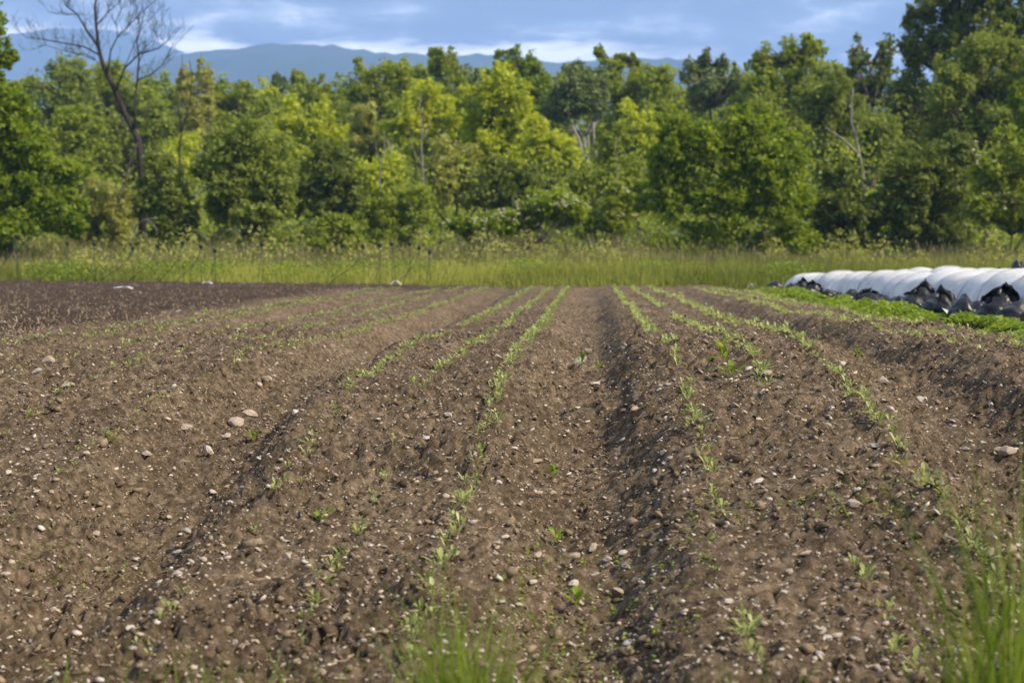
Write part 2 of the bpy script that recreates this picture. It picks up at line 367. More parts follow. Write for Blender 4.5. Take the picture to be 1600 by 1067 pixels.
def build_hills(Y0, depth, pts, seed):
    px = np.array([p[0] for p in pts], float); py = np.array([p[1] for p in pts], float)
    xs = np.linspace(-7500, 7500, 700)
    sx = CX + (xs / Y0 * cyw + syw) / (cyw - xs / Y0 * syw) * F * 1.0     # where the ridge crosses the frame
    y = np.interp(sx, px, py)
    top = (HZ - y) / F * Y0 + ZC
    top = top + 10 * (vnoise(xs / 90, 0 * xs, seed) - 0.5) + 9 * (vnoise(xs / 22, 0 * xs, seed + 1) - 0.5)
    vs_ = np.linspace(-1, 1, 28)
    X, Vv = np.meshgrid(xs, vs_)
    prof = np.cos(Vv * math.pi / 2) ** 1.3
    spur = 1 + 0.35 * (vnoise(X / 420, Vv * 2.2 + 5, seed + 2) - 0.5) * (1 - np.abs(prof * 2 - 1)) * 2
    Z = top[None, :] * prof * np.where(prof < 0.98, spur, 1) - 3
    Y = Y0 + Vv * depth + 160 * (vnoise(X / 600, 0 * X, seed + 3) - 0.5)
    n = len(xs); i = np.arange(len(vs_) - 1)[:, None] * n + np.arange(n - 1)[None, :]
    o = link('hills', fmesh('hills', np.stack([X, Y, Z], -1).reshape(-1, 3), np.stack([i, i + 1, i + n + 1, i + n], -1).reshape(-1, 4), M_hill, None, True))
    tag(o, kind='structure')
build_hills(5000, 1000, [(-2500, 150), (-900, 110), (-300, 95), (-60, 78), (20, 66), (60, 51), (110, 44), (180, 45), (240, 58), (280, 75), (330, 88), (420, 100), (700, 130), (1500, 160), (4000, 180)], 80)
build_hills(3100, 650, [(-2500, 200), (-600, 190), (0, 170), (230, 110), (300, 92), (355, 86), (420, 77), (470, 75), (540, 82), (600, 88), (700, 90), (770, 88), (850, 94), (900, 97), (1000, 94), (1060, 98), (1150, 112), (1250, 128), (1600, 150), (2600, 130), (4500, 170)], 90)

# ------------------------------------------------------------------ trees and shrubs
def unit(n, rng):
    v = rng.normal(size=(n, 3)); return v / np.linalg.norm(v, axis=1, keepdims=True)
def leaf_quads(P, Nrm, size, rng, aspect=0.55, tri=False):
    n = len(P)
    r = unit(n, rng); a = np.cross(Nrm, r); a /= np.linalg.norm(a, axis=1, keepdims=True) + 1e-9
    b = np.cross(Nrm, a)
    s = (size * rng.uniform(0.6, 1.3, n))[:, None]; w = s * aspect
    if tri:
        V = np.stack([P - a * s * 0.45 - b * w * 0.5 + Nrm * s * 0.05, P - a * s * 0.45 + b * w * 0.5, P + a * s * 0.55 - Nrm * s * 0.05], 1).reshape(-1, 3)
        return V, np.arange(3 * n).reshape(n, 3)
    V = np.stack([P - a * s * 0.5, P - b * w * 0.5 + a * s * 0.05 + Nrm * s * 0.08, P + a * s * 0.5 - Nrm * s * 0.06, P + b * w * 0.5 + a * s * 0.05 + Nrm * s * 0.08], 1).reshape(-1, 3)
    return V, np.arange(4 * n).reshape(n, 4)
def lobe_points(c, r, n, rng, clump, fill):
    """leaf positions and normals: clumps of leaves spread through one ellipsoidal lobe"""
    nc = max(9, int(clump * 1.7)); D = unit(nc, rng); D[:, 2] *= 0.95
    rad = rng.uniform(fill, 1.0, nc) ** 0.6
    bump = 1 + 0.28 * rng.normal(size=nc) * 0.7
    C = c + D * r * (rad * bump)[:, None] * 0.86
    cr = np.mean(r) * rng.uniform(0.16, 0.46, nc) * (22 / nc) ** 0.33
    wgt = cr ** 2; wgt /= wgt.sum(); k = rng.choice(nc, n, p=wgt)
    d = unit(n, rng); d[:, 2] = d[:, 2] * 0.85 + 0.16
    q = rng.random(n) ** 0.38
    P = C[k] + d * (cr[k] * q)[:, None] * np.array([1.12, 1.12, 0.8])
    # loose sprays reaching out between the clumps
    m = rng.random(n) < 0.24; P[m] = c + unit(m.sum(), rng) * r * (rng.random(m.sum()) ** 0.42)[:, None] * 1.06
    P += rng.normal(size=(n, 3)) * (cr[k] * 0.10)[:, None]
    Nn = d * 0.6 + np.array([0, 0, 0.22]) + rng.normal(size=(n, 3)) * 0.5
    Nn /= np.linalg.norm(Nn, axis=1, keepdims=True)
    ct = rng.random(nc)
    return P, Nn, ct[k], C
def build_tree(name, label, cat, Y, lobes, leaf, seed, dens=1.0, clump=26, fill=0.35, bark=None, trunk=None, group=None, lsize=1.0, blossoms=0, trad=None, limbs=True, thin=0.85):
    """lobes: (px, py, rx, ry) in photo pixels at distance Y; turned into metres"""
    rng = np.random.default_rng(seed)
    if cat == 'shrub' and not blossoms:
        xa = min(l[0] - l[2] for l in lobes); xb = max(l[0] + l[2] for l in lobes)
        lobes = lobes + [((xa + xb) / 2 - (xb - xa) * .2, 385, (xb - xa) * .30, 34), ((xa + xb) / 2 + (xb - xa) * .2, 385, (xb - xa) * .30, 34)]
    s = Y / F; L = []
    for (px, py, rx, ry) in lobes:
        p = at(px, py, Y); L.append((np.array([p.x, p.y + rng.uniform(-0.25, 0.25) * rx * s, p.z]), np.array([rx * s, min(rx, ry * 1.2) * s * thin, ry * s]), rx * ry))
    L2 = []
    for c, r, area in L:
        L2.append((c, r * 0.74, area * 0.52))
        for _ in range(9):
            d = unit(1, rng)[0]; k = rng.uniform(0.20, 0.48); L2.append((c + d * r * rng.uniform(0.62, 0.92), r * k * np.array([rng.uniform(.7, 1.1), 1, rng.uniform(.8, 1.3) * (1.35 if d[2] > .35 else 1)]), area * k * k * 0.80))
    Lo = L; L = L2
    bx = trunk[0][0] if trunk else sum(l[0] for l in lobes) / len(lobes)
    b = at(bx, HZ, Y); gz = float(ground_z(b.x, Y)); base = Vector((b.x, Y, gz))
    e = bpy.data.objects.new(name, None); COL.objects.link(e); e.location = base; e.empty_display_size = 0.5
    tag(e, label, cat, group)
    leafm = 0.0029 * Y * lsize
    PP, NN, TT, CC = [], [], [], []
    for c, r, area in L:
        n = int(area * 0.41 * 3.14 / 6.2 * 6.0 * dens / lsize ** 2)
        P, Nn, T, C = lobe_points(c, r, max(n, 60), rng, clump * max(0.3, math.sqrt(area) / 60), fill); PP.append(P); NN.append(Nn); TT.append(T); CC.append((c, r, C))
    P = np.concatenate(PP); Nn = np.concatenate(NN); T = np.concatenate(TT)
    keep = P[:, 2] > gz + 0.15; P, Nn, T = P[keep], Nn[keep], T[keep]
    tint = np.clip(0.5 * T + 0.5 * rng.random(len(P)), 0, 1)
    V, Fc = leaf_quads(P, Nn, leafm, rng, 0.66, True)
    link('crown', fmesh('crown', V - np.array(base), Fc, LEAF[leaf], np.repeat(tint, 3)), e)
    # trunk and limbs
    mb = MB(); zmin = min(c[2] - r[2] for c, r, _ in L); zmax = max(c[2] + r[2] for c, r, _ in L)
    tr = trad or (max(0.05, 0.014 * (zmax - gz)) if cat == 'tree' else 0.035)
    if trunk:
        pts = []
        for j, (px, py) in enumerate(trunk):
            p = at(px, py, Y) if j else base
            pts.append(Vector((p.x, p.y, max(p.z, gz) if j else gz - 0.2)) - base)
    else:
        top = np.mean([c for c, r, _ in L], 0); pts = []
        for j in range(6):
            f = j / 5; pts.append(Vector((f * (top[0] - base.x) + rng.normal() * 0.12 * (0 < f), rng.normal() * 0.1 * (0 < f), (gz - 0.2) * (1 - f) + (top[2] + 0.35 * (zmax - top[2])) * f - base.z)))
    mb.tube(pts, [tr * (1 - 0.75 * j / (len(pts) - 1)) for j in range(len(pts))], 7)
    if limbs:
        for c, r, C in CC:
            for q in C[rng.choice(len(C), min(len(C), 2), replace=False)]:
                q = Vector(q) - base; a = min(pts, key=lambda t: abs(t.z - (q.z - 0.45 * abs(q.x - t.x) - 0.8)))
                mid = a.lerp(q, 0.5) + Vector((0, 0, -0.08 * (q - a).length))
                mb.tube([a, mid, q], [tr * 0.42, tr * 0.26, tr * 0.08], 5)
    link('trunk', mb.mesh('trunk', bark or M_bark), e)
    if blossoms:
        allc = []
        for c, r, _ in Lo:
            D = unit(blossoms, rng); D[:, 2] = np.abs(D[:, 2]) * 0.9; D[:, 1] = -np.abs(D[:, 1]); allc.append(c + D * r * rng.uniform(0.85, 1.06, blossoms)[:, None])
        Bc = np.concatenate(allc); k = np.repeat(np.arange(len(Bc)), 6)
        Pb = Bc[k] + rng.normal(size=(len(k), 3)) * np.array([0.045, 0.045, 0.03]) * Y / 45
        Vb, Fb = leaf_quads(Pb, np.tile([0, -0.35, 0.93], (len(k), 1)) + rng.normal(size=(len(k), 3)) * 0.2, leafm * 0.55, rng, 0.8)
        link('blossoms', fmesh('blossoms', Vb - np.array(base), Fb, M_blossom, np.repeat(rng.random(len(k)), 4)), e)
    return e

BACK = 'trees of the back wood'; MID = 'trees of the middle wood'; FRONT = 'shrubs along the meadow'
T = build_tree
# --- far wood, its tops against the hills
T('tree', 'far rounded olive tree left of the dead tree, top against the hills', 'tree', 100, [(95, 150, 52, 55), (130, 160, 40, 50), (70, 210, 50, 60), (120, 250, 60, 70)], 'olive', 101, group=BACK)
T('tree', 'dark green tree directly behind the leafless dead tree', 'tree', 104, [(185, 150, 45, 55), (225, 165, 45, 55), (200, 230, 70, 70)], 'mid', 102, group=BACK)
T('tree', 'slender pale poplar-like tree with feathery top right of dead tree', 'tree', 98, [(290, 130, 16, 40), (318, 128, 15, 36), (303, 180, 34, 60)], 'pale', 103, 0.8, 18, group=BACK)
T('tree', 'broad mid green tree above the big olive shrub', 'tree', 102, [(345, 160, 40, 36), (385, 165, 40, 34), (360, 220, 80, 60)], 'mid', 104, group=BACK)
T('pine_tree', 'small bluish conifer top rising above the wood under the hill', 'tree', 118, [(435, 130, 13, 26), (436, 165, 24, 40)], 'blue', 105, 0.9, 14, group=BACK)
T('tree', 'dark green tree with level top right of the bluish conifer', 'tree', 108, [(470, 145, 32, 30), (500, 145, 22, 26), (485, 200, 60, 60)], 'mid', 106, group=BACK)
T('tree', 'tall round-headed dark tree with pale forked trunk in the gap', 'tree', 92, [(565, 130, 34, 36), (605, 118, 42, 34), (590, 165, 55, 40), (628, 130, 30, 34)], 'mid', 107, 1.0, 26, bark=M_palebark, trunk=[(607, HZ), (609, 300), (612, 240), (616, 200), (612, 150)], trad=0.16, group=BACK)
T('tree', 'tree with pointed leafy spire, tallest above the middle hill', 'tree', 98, [(682, 98, 16, 24), (702, 105, 16, 26), (690, 140, 34, 40), (690, 200, 45, 60)], 'mid', 108, 0.9, 20, group=BACK)
T('tree', 'blue green tree between the spire tree and the tall lime tree', 'tree', 100, [(728, 125, 24, 32), (735, 180, 36, 60), (735, 250, 40, 70)], 'blue', 109, group=BACK)
T('tree', 'dark spreading tree with open airy top above the lime tree', 'tree', 96, [(800, 95, 30, 20), (785, 112, 26, 18), (833, 112, 26, 26), (840, 160, 24, 44), (800, 170, 50, 50)], 'maple', 110, 1.0, 22, group=BACK)
T('tree', 'shaded tree with three pale leaning trunks in the gap', 'tree', 90, [(905, 150, 44, 34), (880, 170, 36, 36), (930, 160, 34, 36), (905, 115, 26, 20)], 'blue', 111, 1.1, 30, bark=M_palebark, trunk=[(925, HZ), (924, 300), (918, 250), (912, 215), (900, 180)], trad=0.15, group=BACK)
T('tree', 'thin topped tree with wispy high twigs right of the shaded trunks', 'tree', 102, [(937, 82, 8, 9), (965, 95, 22, 10), (990, 95, 12, 8), (950, 125, 34, 28), (985, 140, 34, 36), (975, 200, 60, 60)], 'mid', 112, 0.85, 22, group=BACK)
T('tree', 'rounded green tree left of the sparse conifer', 'tree', 100, [(1030, 130, 34, 32), (1010, 175, 46, 46), (1050, 190, 40, 60)], 'mid', 113, group=BACK)
T('pine_tree', 'sparse grey-blue conifer with separate upright tips', 'tree', 88, [(1102, 98, 15, 24), (1080, 115, 18, 26), (1128, 112, 12, 24), (1148, 122, 9, 26), (1105, 145, 40, 34)], 'blue', 114, 0.62, 14, 0.3, lsize=0.8, group=BACK)
T('tree', 'tall twin-topped green tree left of the sky gap', 'tree', 86, [(1200, 95, 24, 28), (1265, 75, 26, 28), (1240, 95, 30, 30), (1200, 140, 40, 40), (1260, 140, 42, 46), (1225, 210, 75, 60)], 'mid', 115, 0.95, 24, group=BACK)
T('tree', 'loose tree with two open tops in front of bright sky', 'tree', 84, [(1338, 85, 22, 28), (1382, 85, 16, 30), (1340, 130, 34, 34), (1390, 130, 30, 36), (1360, 200, 70, 60)], 'dark', 116, 0.7, 22, 0.3, group=BACK)
# --- trees that close the canopy line between those
for q, (px, ty, w_, lf, lab) in enumerate([
        (35, 120, 34, 'mid', 'far green tree just right of the left maple top'), (155, 118, 34, 'olive', 'far olive tree left of the dead trunk fork'), (255, 122, 32, 'mid', 'far green tree between dead tree and slender sapling'),
        (412, 135, 30, 'lime', 'far light green tree left of the bluish conifer'), (530, 132, 32, 'mid', 'far green tree left of the tall round-headed tree'), (648, 96, 30, 'mid', 'far leafy tree between the round-headed tree and the spire tree'),
        (760, 112, 28, 'lime', 'far light green tree left of the airy-topped tree'), (868, 112, 26, 'mid', 'far green tree right of the airy-topped tree'), (1000, 108, 30, 'mid', 'far green tree behind the wispy-topped tree'),
        (1075, 135, 36, 'mid', 'far green tree behind the sparse conifer'), (1165, 118, 32, 'mid', 'far green tree between conifer and twin-topped tree'), (1300, 95, 28, 'mid', 'far tree between the twin-topped and the two open tops')]):
    T('tree', lab, 'tree', 110 + q % 3 * 2, [(px, ty + w_ * .8, w_, w_ * .95), (px - w_ * .5, ty + w_ * 1.9, w_ * 1.05, w_ * 1.1), (px + w_ * .6, ty + w_ * 2.2, w_, w_ * 1.2), (px, ty + w_ * 3.6, w_ * 1.4, w_ * 1.5)], lf, 600 + q, 0.9, 24, group=BACK)
# --- middle wood
T('tree', 'light green tree in front of the far rounded olive tree', 'tree', 74, [(120, 195, 40, 45), (95, 250, 50, 60), (145, 260, 40, 60)], 'mid', 120, group=MID)
T('tree', 'low brownish thicket tree behind the dead trunk', 'tree', 76, [(175, 230, 34, 50), (215, 220, 40, 50), (245, 200, 36, 40)], 'olive', 121, 0.75, 20, group=MID)
T('tree', 'bright lime sapling crown glimpsed right of the dead trunk', 'tree', 80, [(285, 230, 34, 34), (270, 265, 40, 40)], 'lime', 122, group=MID)
T('tree', 'upright lime green tree above the dark shrub', 'tree', 72, [(455, 190, 34, 42), (500, 195, 34, 45), (530, 230, 36, 50), (480, 250, 60, 60)], 'lime', 123, group=MID)
T('tree', 'slim grey green tree in the notch before the round-headed tree', 'tree', 70, [(568, 185, 22, 38), (585, 225, 30, 36), (560, 240, 30, 50)], 'pale', 124, 0.9, 18, group=MID)
T('birch_tree', 'lime green birch with a straight white trunk', 'tree', 68, [(660, 155, 44, 42), (640, 195, 40, 42), (690, 200, 38, 46), (660, 230, 44, 26)], 'lime', 125, 0.95, 24, bark=M_palebark, trunk=[(662, HZ), (661, 320), (661, 265), (659, 220), (662, 160)], trad=0.13, group=MID)
T('tree', 'tall bright lime tree, brightest crown in the middle of the wood', 'tree', 66, [(778, 140, 34, 38), (745, 175, 34, 45), (800, 185, 36, 50), (765, 235, 50, 55)], 'lime', 126, group=MID)
T('tree', 'yellow green bushy tree before the shaded pale trunks', 'tree', 62, [(840, 225, 36, 42), (870, 250, 34, 40), (820, 260, 40, 40)], 'lime', 127, group=MID)
T('tree', 'yellowish understorey tree left of the white birch trunk', 'tree', 62, [(570, 275, 36, 42), (605, 265, 28, 45), (585, 315, 50, 40)], 'lime', 128, 0.9, group=MID)
T('tree', 'soft green understorey tree right of the white birch trunk', 'tree', 63, [(715, 255, 36, 50), (690, 290, 34, 45), (735, 290, 34, 40)], 'pale', 129, 0.95, group=MID)
T('tree', 'olive understorey tree left of the large rounded shrub', 'tree', 62, [(960, 235, 34, 45), (935, 285, 44, 45), (975, 290, 36, 50)], 'mid', 130, 0.95, group=MID)
T('tree', 'small pale lime tree behind the large rounded shrub', 'tree', 74, [(985, 195, 30, 26), (1010, 215, 30, 36)], 'lime', 131, group=MID)
T('tree', 'olive green tree behind the white snag', 'tree', 70, [(1280, 160, 44, 55), (1330, 195, 50, 55), (1300, 250, 60, 60), (1375, 215, 50, 60)], 'olive', 132, group=MID)
T('tree', 'huge dark tree filling the upper right corner', 'tree', 72, [(1450, 20, 40, 46), (1520, 0, 70, 60), (1590, 20, 60, 70), (1440, 85, 36, 36), (1490, 70, 50, 50), (1640, 80, 70, 90), (1420, 150, 30, 44), (1425, 200, 44, 50), (1500, 210, 60, 60)], 'dark', 133, 1.0, 30, group=MID)
T('tree', 'rounded olive tree below the huge dark corner tree', 'tree', 60, [(1550, 90, 62, 60), (1490, 130, 50, 60), (1590, 140, 60, 70), (1530, 190, 80, 60)], 'olive', 134, 1.05, 34, group=MID)
T('tree', 'bright leaved sapling cut by the right picture edge', 'tree', 52, [(1592, 145, 18, 26), (1605, 185, 26, 36), (1625, 240, 36, 50)], 'maple', 135, 0.9, 16, group=MID)
T('maple_tree', 'large bright maple cut by the left picture edge', 'tree', 44, [(-30, 90, 50, 80), (12, 90, 14, 24), (20, 165, 42, 50), (40, 215, 46, 50), (60, 270, 55, 48), (10, 300, 70, 50), (85, 320, 46, 30), (-50, 230, 90, 110), (30, 350, 70, 34), (-20, 370, 70, 40), (100, 352, 40, 24)], 'maple', 136, 1.15, 26, lsize=1.25, trad=0.1, limbs=False, group=MID)
# --- shrubs along the meadow
T('shrub', 'shadowy shrub at the foot of the left maple', 'shrub', 52, [(150, 310, 44, 40), (120, 345, 40, 34), (185, 340, 36, 34)], 'pale', 140, 0.95, group=FRONT)
T('shrub', 'dark round shrub at the foot of the dead tree', 'shrub', 48, [(258, 285, 44, 48), (228, 315, 36, 46), (280, 325, 46, 44)], 'dark', 141, 1.15, group=FRONT)
T('shrub', 'big dome-shaped olive willow shrub', 'shrub', 48, [(380, 250, 62, 60), (345, 275, 46, 60), (425, 280, 50, 55), (385, 320, 85, 50)], 'olive', 142, 1.2, 40, group=FRONT)
T('shrub', 'blackish green shrub tucked behind the olive willow shrub', 'shrub', 54, [(510, 265, 44, 44), (490, 310, 46, 50), (540, 315, 36, 46)], 'dark', 143, 1.15, group=FRONT)
T('shrub', 'small yellow green shrub in front of the blackish shrub', 'shrub', 47, [(515, 350, 28, 16), (545, 355, 24, 14)], 'mid', 144, group=FRONT)
T('shrub', 'low green shrub between lime understorey and birch trunk', 'shrub', 52, [(610, 325, 40, 36), (650, 330, 36, 34), (575, 345, 30, 26)], 'mid', 145, group=FRONT)
T('shrub', 'dark flat-topped shrub behind the blossoming shrub', 'shrub', 55, [(775, 270, 46, 26), (830, 285, 34, 26), (770, 305, 50, 30)], 'dark', 146, 1.1, group=FRONT)
T('elder_shrub', 'yellow green shrub with many cream blossoms in the middle', 'shrub', 46, [(850, 330, 60, 32), (795, 345, 44, 26), (890, 325, 30, 26), (735, 355, 38, 18)], 'yellow', 147, 1.05, 26, blossoms=22, group=FRONT)
T('shrub', 'dull green shrub with few blossoms left of the large shrub', 'shrub', 50, [(955, 340, 46, 34), (920, 350, 30, 26), (965, 310, 26, 24)], 'mid', 148, blossoms=5, group=FRONT)
T('shrub', 'very large rounded shrub with sunlit yellow green top', 'shrub', 47, [(1075, 235, 62, 66), (1160, 225, 60, 62), (1215, 255, 62, 62), (1045, 290, 56, 60), (1130, 305, 85, 60), (1230, 315, 55, 50)], 'yellow', 149, 1.2, 34, thin=0.7, group=FRONT)
T('shrub', 'dark low shrub right of the very large rounded shrub', 'shrub', 50, [(1290, 325, 50, 44), (1340, 330, 46, 44), (1310, 285, 40, 36)], 'dark', 150, 1.1, group=FRONT)
T('shrub', 'broad dark green shrub below the rounded olive tree', 'shrub', 50, [(1440, 270, 56, 50), (1410, 315, 56, 55), (1480, 320, 60, 56), (1500, 255, 44, 46)], 'dark', 151, 1.15, group=FRONT)
T('shrub', 'green shrub with blossoms at the right picture edge', 'shrub', 47, [(1560, 260, 50, 56), (1590, 320, 46, 50), (1540, 330, 46, 46), (1630, 280, 50, 80)], 'mid', 152, 1.1, blossoms=9, group=FRONT)

def dead_tree():
    Y = 50.5; b = at(222, HZ, Y); gz = float(ground_z(b.x, Y)); base = Vector((b.x, Y, gz))
    e = bpy.data.objects.new('dead_tree', None); COL.objects.link(e); e.location = base
    tag(e, 'leafless black dead tree with spreading twisted twigs standing above the shrubs', 'tree')
    k = 3.81; rng = random.Random(5); mt = MB(); mbr = MB(); mtw = MB()
    def poly(pts, y0, y1):
        out = []
        for i, (cx_, cy_) in enumerate(pts):
            f = i / (len(pts) - 1); p = at(cx_ / k, cy_ / k, Y + y0 + (y1 - y0) * f + rng.uniform(-.05, .05)); out.append(p - base)
        return out
    trunk = poly([(845, 1500), (850, 1200), (840, 980), (826, 840), (740, 670), (680, 530), (612, 385), (590, 300), (572, 150), (565, 50), (580, -60), (575, -150)], 0, 0.3)
    mt.tube(trunk, [.145, .14, .13, .115, .10, .09, .078, .066, .05, .04, .028, .012], 8)
    limbs = [
        ([(805, 760), (803, 600), (818, 480), (828, 330), (815, 250), (840, 160), (860, 60)], .06, 1.2),
        ([(595, 330), (500, 280), (400, 262), (250, 235), (160, 225), (80, 165)], .045, -1.2),
        ([(590, 290), (520, 190), (462, 90), (400, 40), (365, -20), (350, -90)], .05, -0.6),
        ([(640, 440), (660, 300), (700, 220), (770, 150), (830, 90), (925, 5)], .045, 0.8),
        ([(690, 540), (740, 410), (830, 322), (940, 292), (1005, 240), (1040, 175)], .045, -0.9),
        ([(818, 480), (900, 445), (960, 395), (1000, 330), (1040, 245)], .035, 1.5),
        ([(572, 150), (600, 130), (640, 80), (720, 5), (740, -60)], .035, 0.6),
        ([(462, 90), (380, 85), (290, 75), (262, 30)], .022, -1.0),
        ([(565, 360), (480, 325), (380, 305), (270, 270), (190, 300)], .025, 0.6),
        ([(560, 350), (500, 320), (430, 345), (370, 330)], .02, 1.3),
        ([(740, 670), (660, 600), (600, 560), (540, 585)], .02, -1.4),
        ([(820, 850), (770, 980), (745, 1080), (715, 1150), (690, 1230)], .05, -1.2),
        ([(800, 880), (790, 980), (770, 1050), (720, 1180), (680, 1280)], .035, -0.6),
        ([(770, 930), (690, 960), (640, 1000), (620, 1050)], .02, 1.0),
        ([(700, 220), (690, 130), (720, 60), (715, 0)], .02, -1.0),
        ([(770, 150), (800, 60), (790, -30)], .02, 0.6),
        ([(740, 410), (830, 190), (900, 110), (980, 20)], .02, 1.2),
        ([(830, 322), (900, 250), (940, 170), (970, 150)], .018, -0.5),
    ]
    def twigs(pts, r, depth):
        for i in range(1, len(pts)):
            a, c = pts[i - 1], pts[i]; n = 3 if depth == 0 else 1
            for _ in range(n):
                if rng.random() > (0.9 if depth == 0 else 0.75): continue
                f = rng.random(); p = a.lerp(c, f); d = (c - a).normalized()
                ln = rng.uniform(.35, .95) * (0.62 ** depth)
                side = Vector((rng.uniform(-1, 1), rng.uniform(-1, 1), rng.uniform(-.3, 1.1))).normalized()
                v = (d * 0.7 + side * 0.8).normalized(); q = [p]
                for s_ in range(3):
                    v = (v + Vector((rng.uniform(-.3, .3), rng.uniform(-.3, .3), rng.uniform(-.08, .38)))).normalized(); q.append(q[-1] + v * ln / 3)
                rr = max(0.0065, r * 0.36); mtw.tube(q, [rr, rr * .8, rr * .62, rr * .4], 4)
                if depth < 2: twigs(q, rr, depth + 1)
    for pts, r, dy in limbs:
        q = poly(pts, 0, dy); mbr.tube(q, [r * .82 * (1 - .72 * i / (len(q) - 1)) for i in range(len(q))], 6); twigs(q, r * .5, 0)
    twigs(trunk[5:], .04, 0)
    link('trunk', mt.mesh('trunk', M_deadbark), e); link('branches', mbr.mesh('branches', M_deadbark), e); link('twigs', mtw.mesh('twigs', M_deadbark), e)
dead_tree()
def bare(name, label, cat, Y, polys, mat, ground=True):
    b = at(polys[0][0][0][0], HZ, Y); gz = float(ground_z(b.x, Y)); base = Vector((b.x, Y, gz)) if ground else at(*polys[0][0][0], Y)
    mb = MB(); rng = random.Random(len(label))
    for pts, r0, r1, dy in polys:
        q = [at(x, y, Y + dy * i / (len(pts) - 1)) - base for i, (x, y) in enumerate(pts)]
        mb.tube(q, [r0 + (r1 - r0) * i / (len(q) - 1) for i in range(len(q))], 6)
    o = link(name, mb.mesh(name, mat), None, base); tag(o, label, cat); return o
bare('dead_sapling', 'thin leafless sapling with upright twigs right of the big dead tree', 'tree', 51,
     [([(280, 420), (281, 300), (281, 225), (287, 190), (296, 165), (300, 120), (296, 95)], .05, .012, .3), ([(284, 205), (277, 160), (284, 120), (285, 85)], .025, .008, -.4), ([(287, 190), (305, 170), (312, 140), (313, 115)], .022, .008, .4), ([(283, 215), (300, 195), (312, 190)], .015, .006, -.3), ([(296, 165), (303, 140), (316, 122)], .014, .006, .2)], M_deadbark)
bare('fallen_branch', 'bent grey fallen branch poking out of grass below the dark shrub', 'branch', 43.5,
     [([(205, 412), (207, 372), (213, 352), (225, 344), (246, 341)], .034, .018, -.3), ([(207, 378), (218, 360), (228, 366), (233, 385)], .03, .018, .4), ([(229, 343), (240, 352), (246, 362)], .028, .012, -.3)], M_greydead)
bare('birch_snag', 'bare forked white snag standing in front of the olive tree', 'tree', 58,
     [([(1352, 420), (1350, 330), (1348, 268), (1343, 245), (1337, 215), (1330, 192), (1331, 155), (1333, 140)],  .085, .02, .3), ([(1341, 243), (1325, 225), (1308, 212), (1296, 204), (1288, 196)], .06, .016, -.6), ([(1336, 215), (1340, 205), (1341, 195)], .03, .012, .2)], M_greybark)
bare('leaning_trunk', 'pale leaning bare trunk left of two others in the shaded gap', 'trunk', 84,
     [([(922, 420), (916, 300), (913, 255), (906, 225), (898, 205), (893, 196)], .16, .08, .5), ([(916, 252), (920, 230), (919, 212)], .08, .05, .3)], M_greybark)
bare('leaning_trunk', 'pale upright bare trunk right of two others in the shaded gap', 'trunk', 84,
     [([(936, 420), (934, 300), (931, 255), (929, 225), (927, 205), (928, 192)], .15, .08, .5)], M_greybark)

bare('bare_birch', 'straight pale birch trunk showing through the soft green understorey', 'tree', 59,
     [([(664, 420), (662, 330), (661, 290), (660, 255), (658, 225), (660, 200), (655, 175), (657, 150)], .075, .012, .5), ([(661, 262), (650, 245), (643, 225), (641, 205)], .03, .008, .4), ([(659, 222), (668, 205), (674, 182)], .025, .007, .5)], M_greybark)
bare('bare_birch', 'short pale leaning trunk left of the straight birch trunk', 'tree', 60,
     [([(598, 420), (596, 320), (593, 280), (596, 255), (601, 232), (600, 205)], .055, .01, .5), ([(596, 258), (589, 240), (587, 222)], .025, .007, .3)], M_greybark)
bare('bare_birch', 'slim grey trunk in the olive understorey left of the large rounded shrub', 'tree', 59,
     [([(967, 420), (966, 330), (965, 292), (964, 262), (961, 240), (963, 215)], .045, .01, .5)], M_greybark)
# undergrowth that closes the wood behind the shrubs
def undergrowth():
    rng = np.random.default_rng(55); n = 60000
    Y = rng.uniform(56, 112, n); px = rng.uniform(-120, 1720, n)
    X = (px - VX) / F * Y
    hgt = 3.6 + 3.0 * vnoise(X * 0.25, Y * 0.25, 21); Z = ZC - 0.7 + hgt * rng.random(n) ** 0.7
    cl = vnoise(X * 0.9, Z * 0.9 + Y * 0.4, 22); keep = cl > 0.35
    P = np.stack([X, Y, Z], 1)[keep]; Nn = unit(len(P), rng) * 0.7 + np.array([0, -0.4, 0.3]); Nn /= np.linalg.norm(Nn, axis=1, keepdims=True)
    V, Fc = leaf_quads(P, Nn, 0.26 * (P[:, 1] / 80), rng, 0.7)
    o = link('undergrowth', fmesh('undergrowth', V, Fc, LEAF['mid'], np.repeat(np.clip(cl[keep] + rng.normal(size=len(P)) * .15, 0, 1), 4)))
    tag(o, 'green undergrowth filling the wood between the trunks', 'undergrowth', kind='stuff')
undergrowth()
def far_wood():
    rng = np.random.default_rng(56); n = 125000
    Y = rng.uniform(116, 142, n); X = rng.uniform(-62, 52, n)
    hgt = 9.0 + 8.0 * vnoise(X * 0.16, Y * 0.05, 27); Z = ZC - 0.9 + hgt * rng.random(n) ** 0.8
    cl = vnoise(X * 0.55, Z * 0.6 + Y * 0.2, 28); keep = cl > 0.22
    P = np.stack([X, Y, Z], 1)[keep]; Nn = unit(len(P), rng) * 0.7 + np.array([0, -0.3, 0.3]); Nn /= np.linalg.norm(Nn, axis=1, keepdims=True)
    V, Fc = leaf_quads(P, Nn, 0.50, rng, 0.8, True)
    o = link('far_wood', fmesh('far_wood', V, Fc, LEAF['mid'], np.repeat(np.clip(cl[keep] + rng.normal(size=len(P)) * .15, 0, 1), 3)))
    tag(o, 'dense dark far wood closing the view behind the trees', 'wood', kind='stuff')
far_wood()

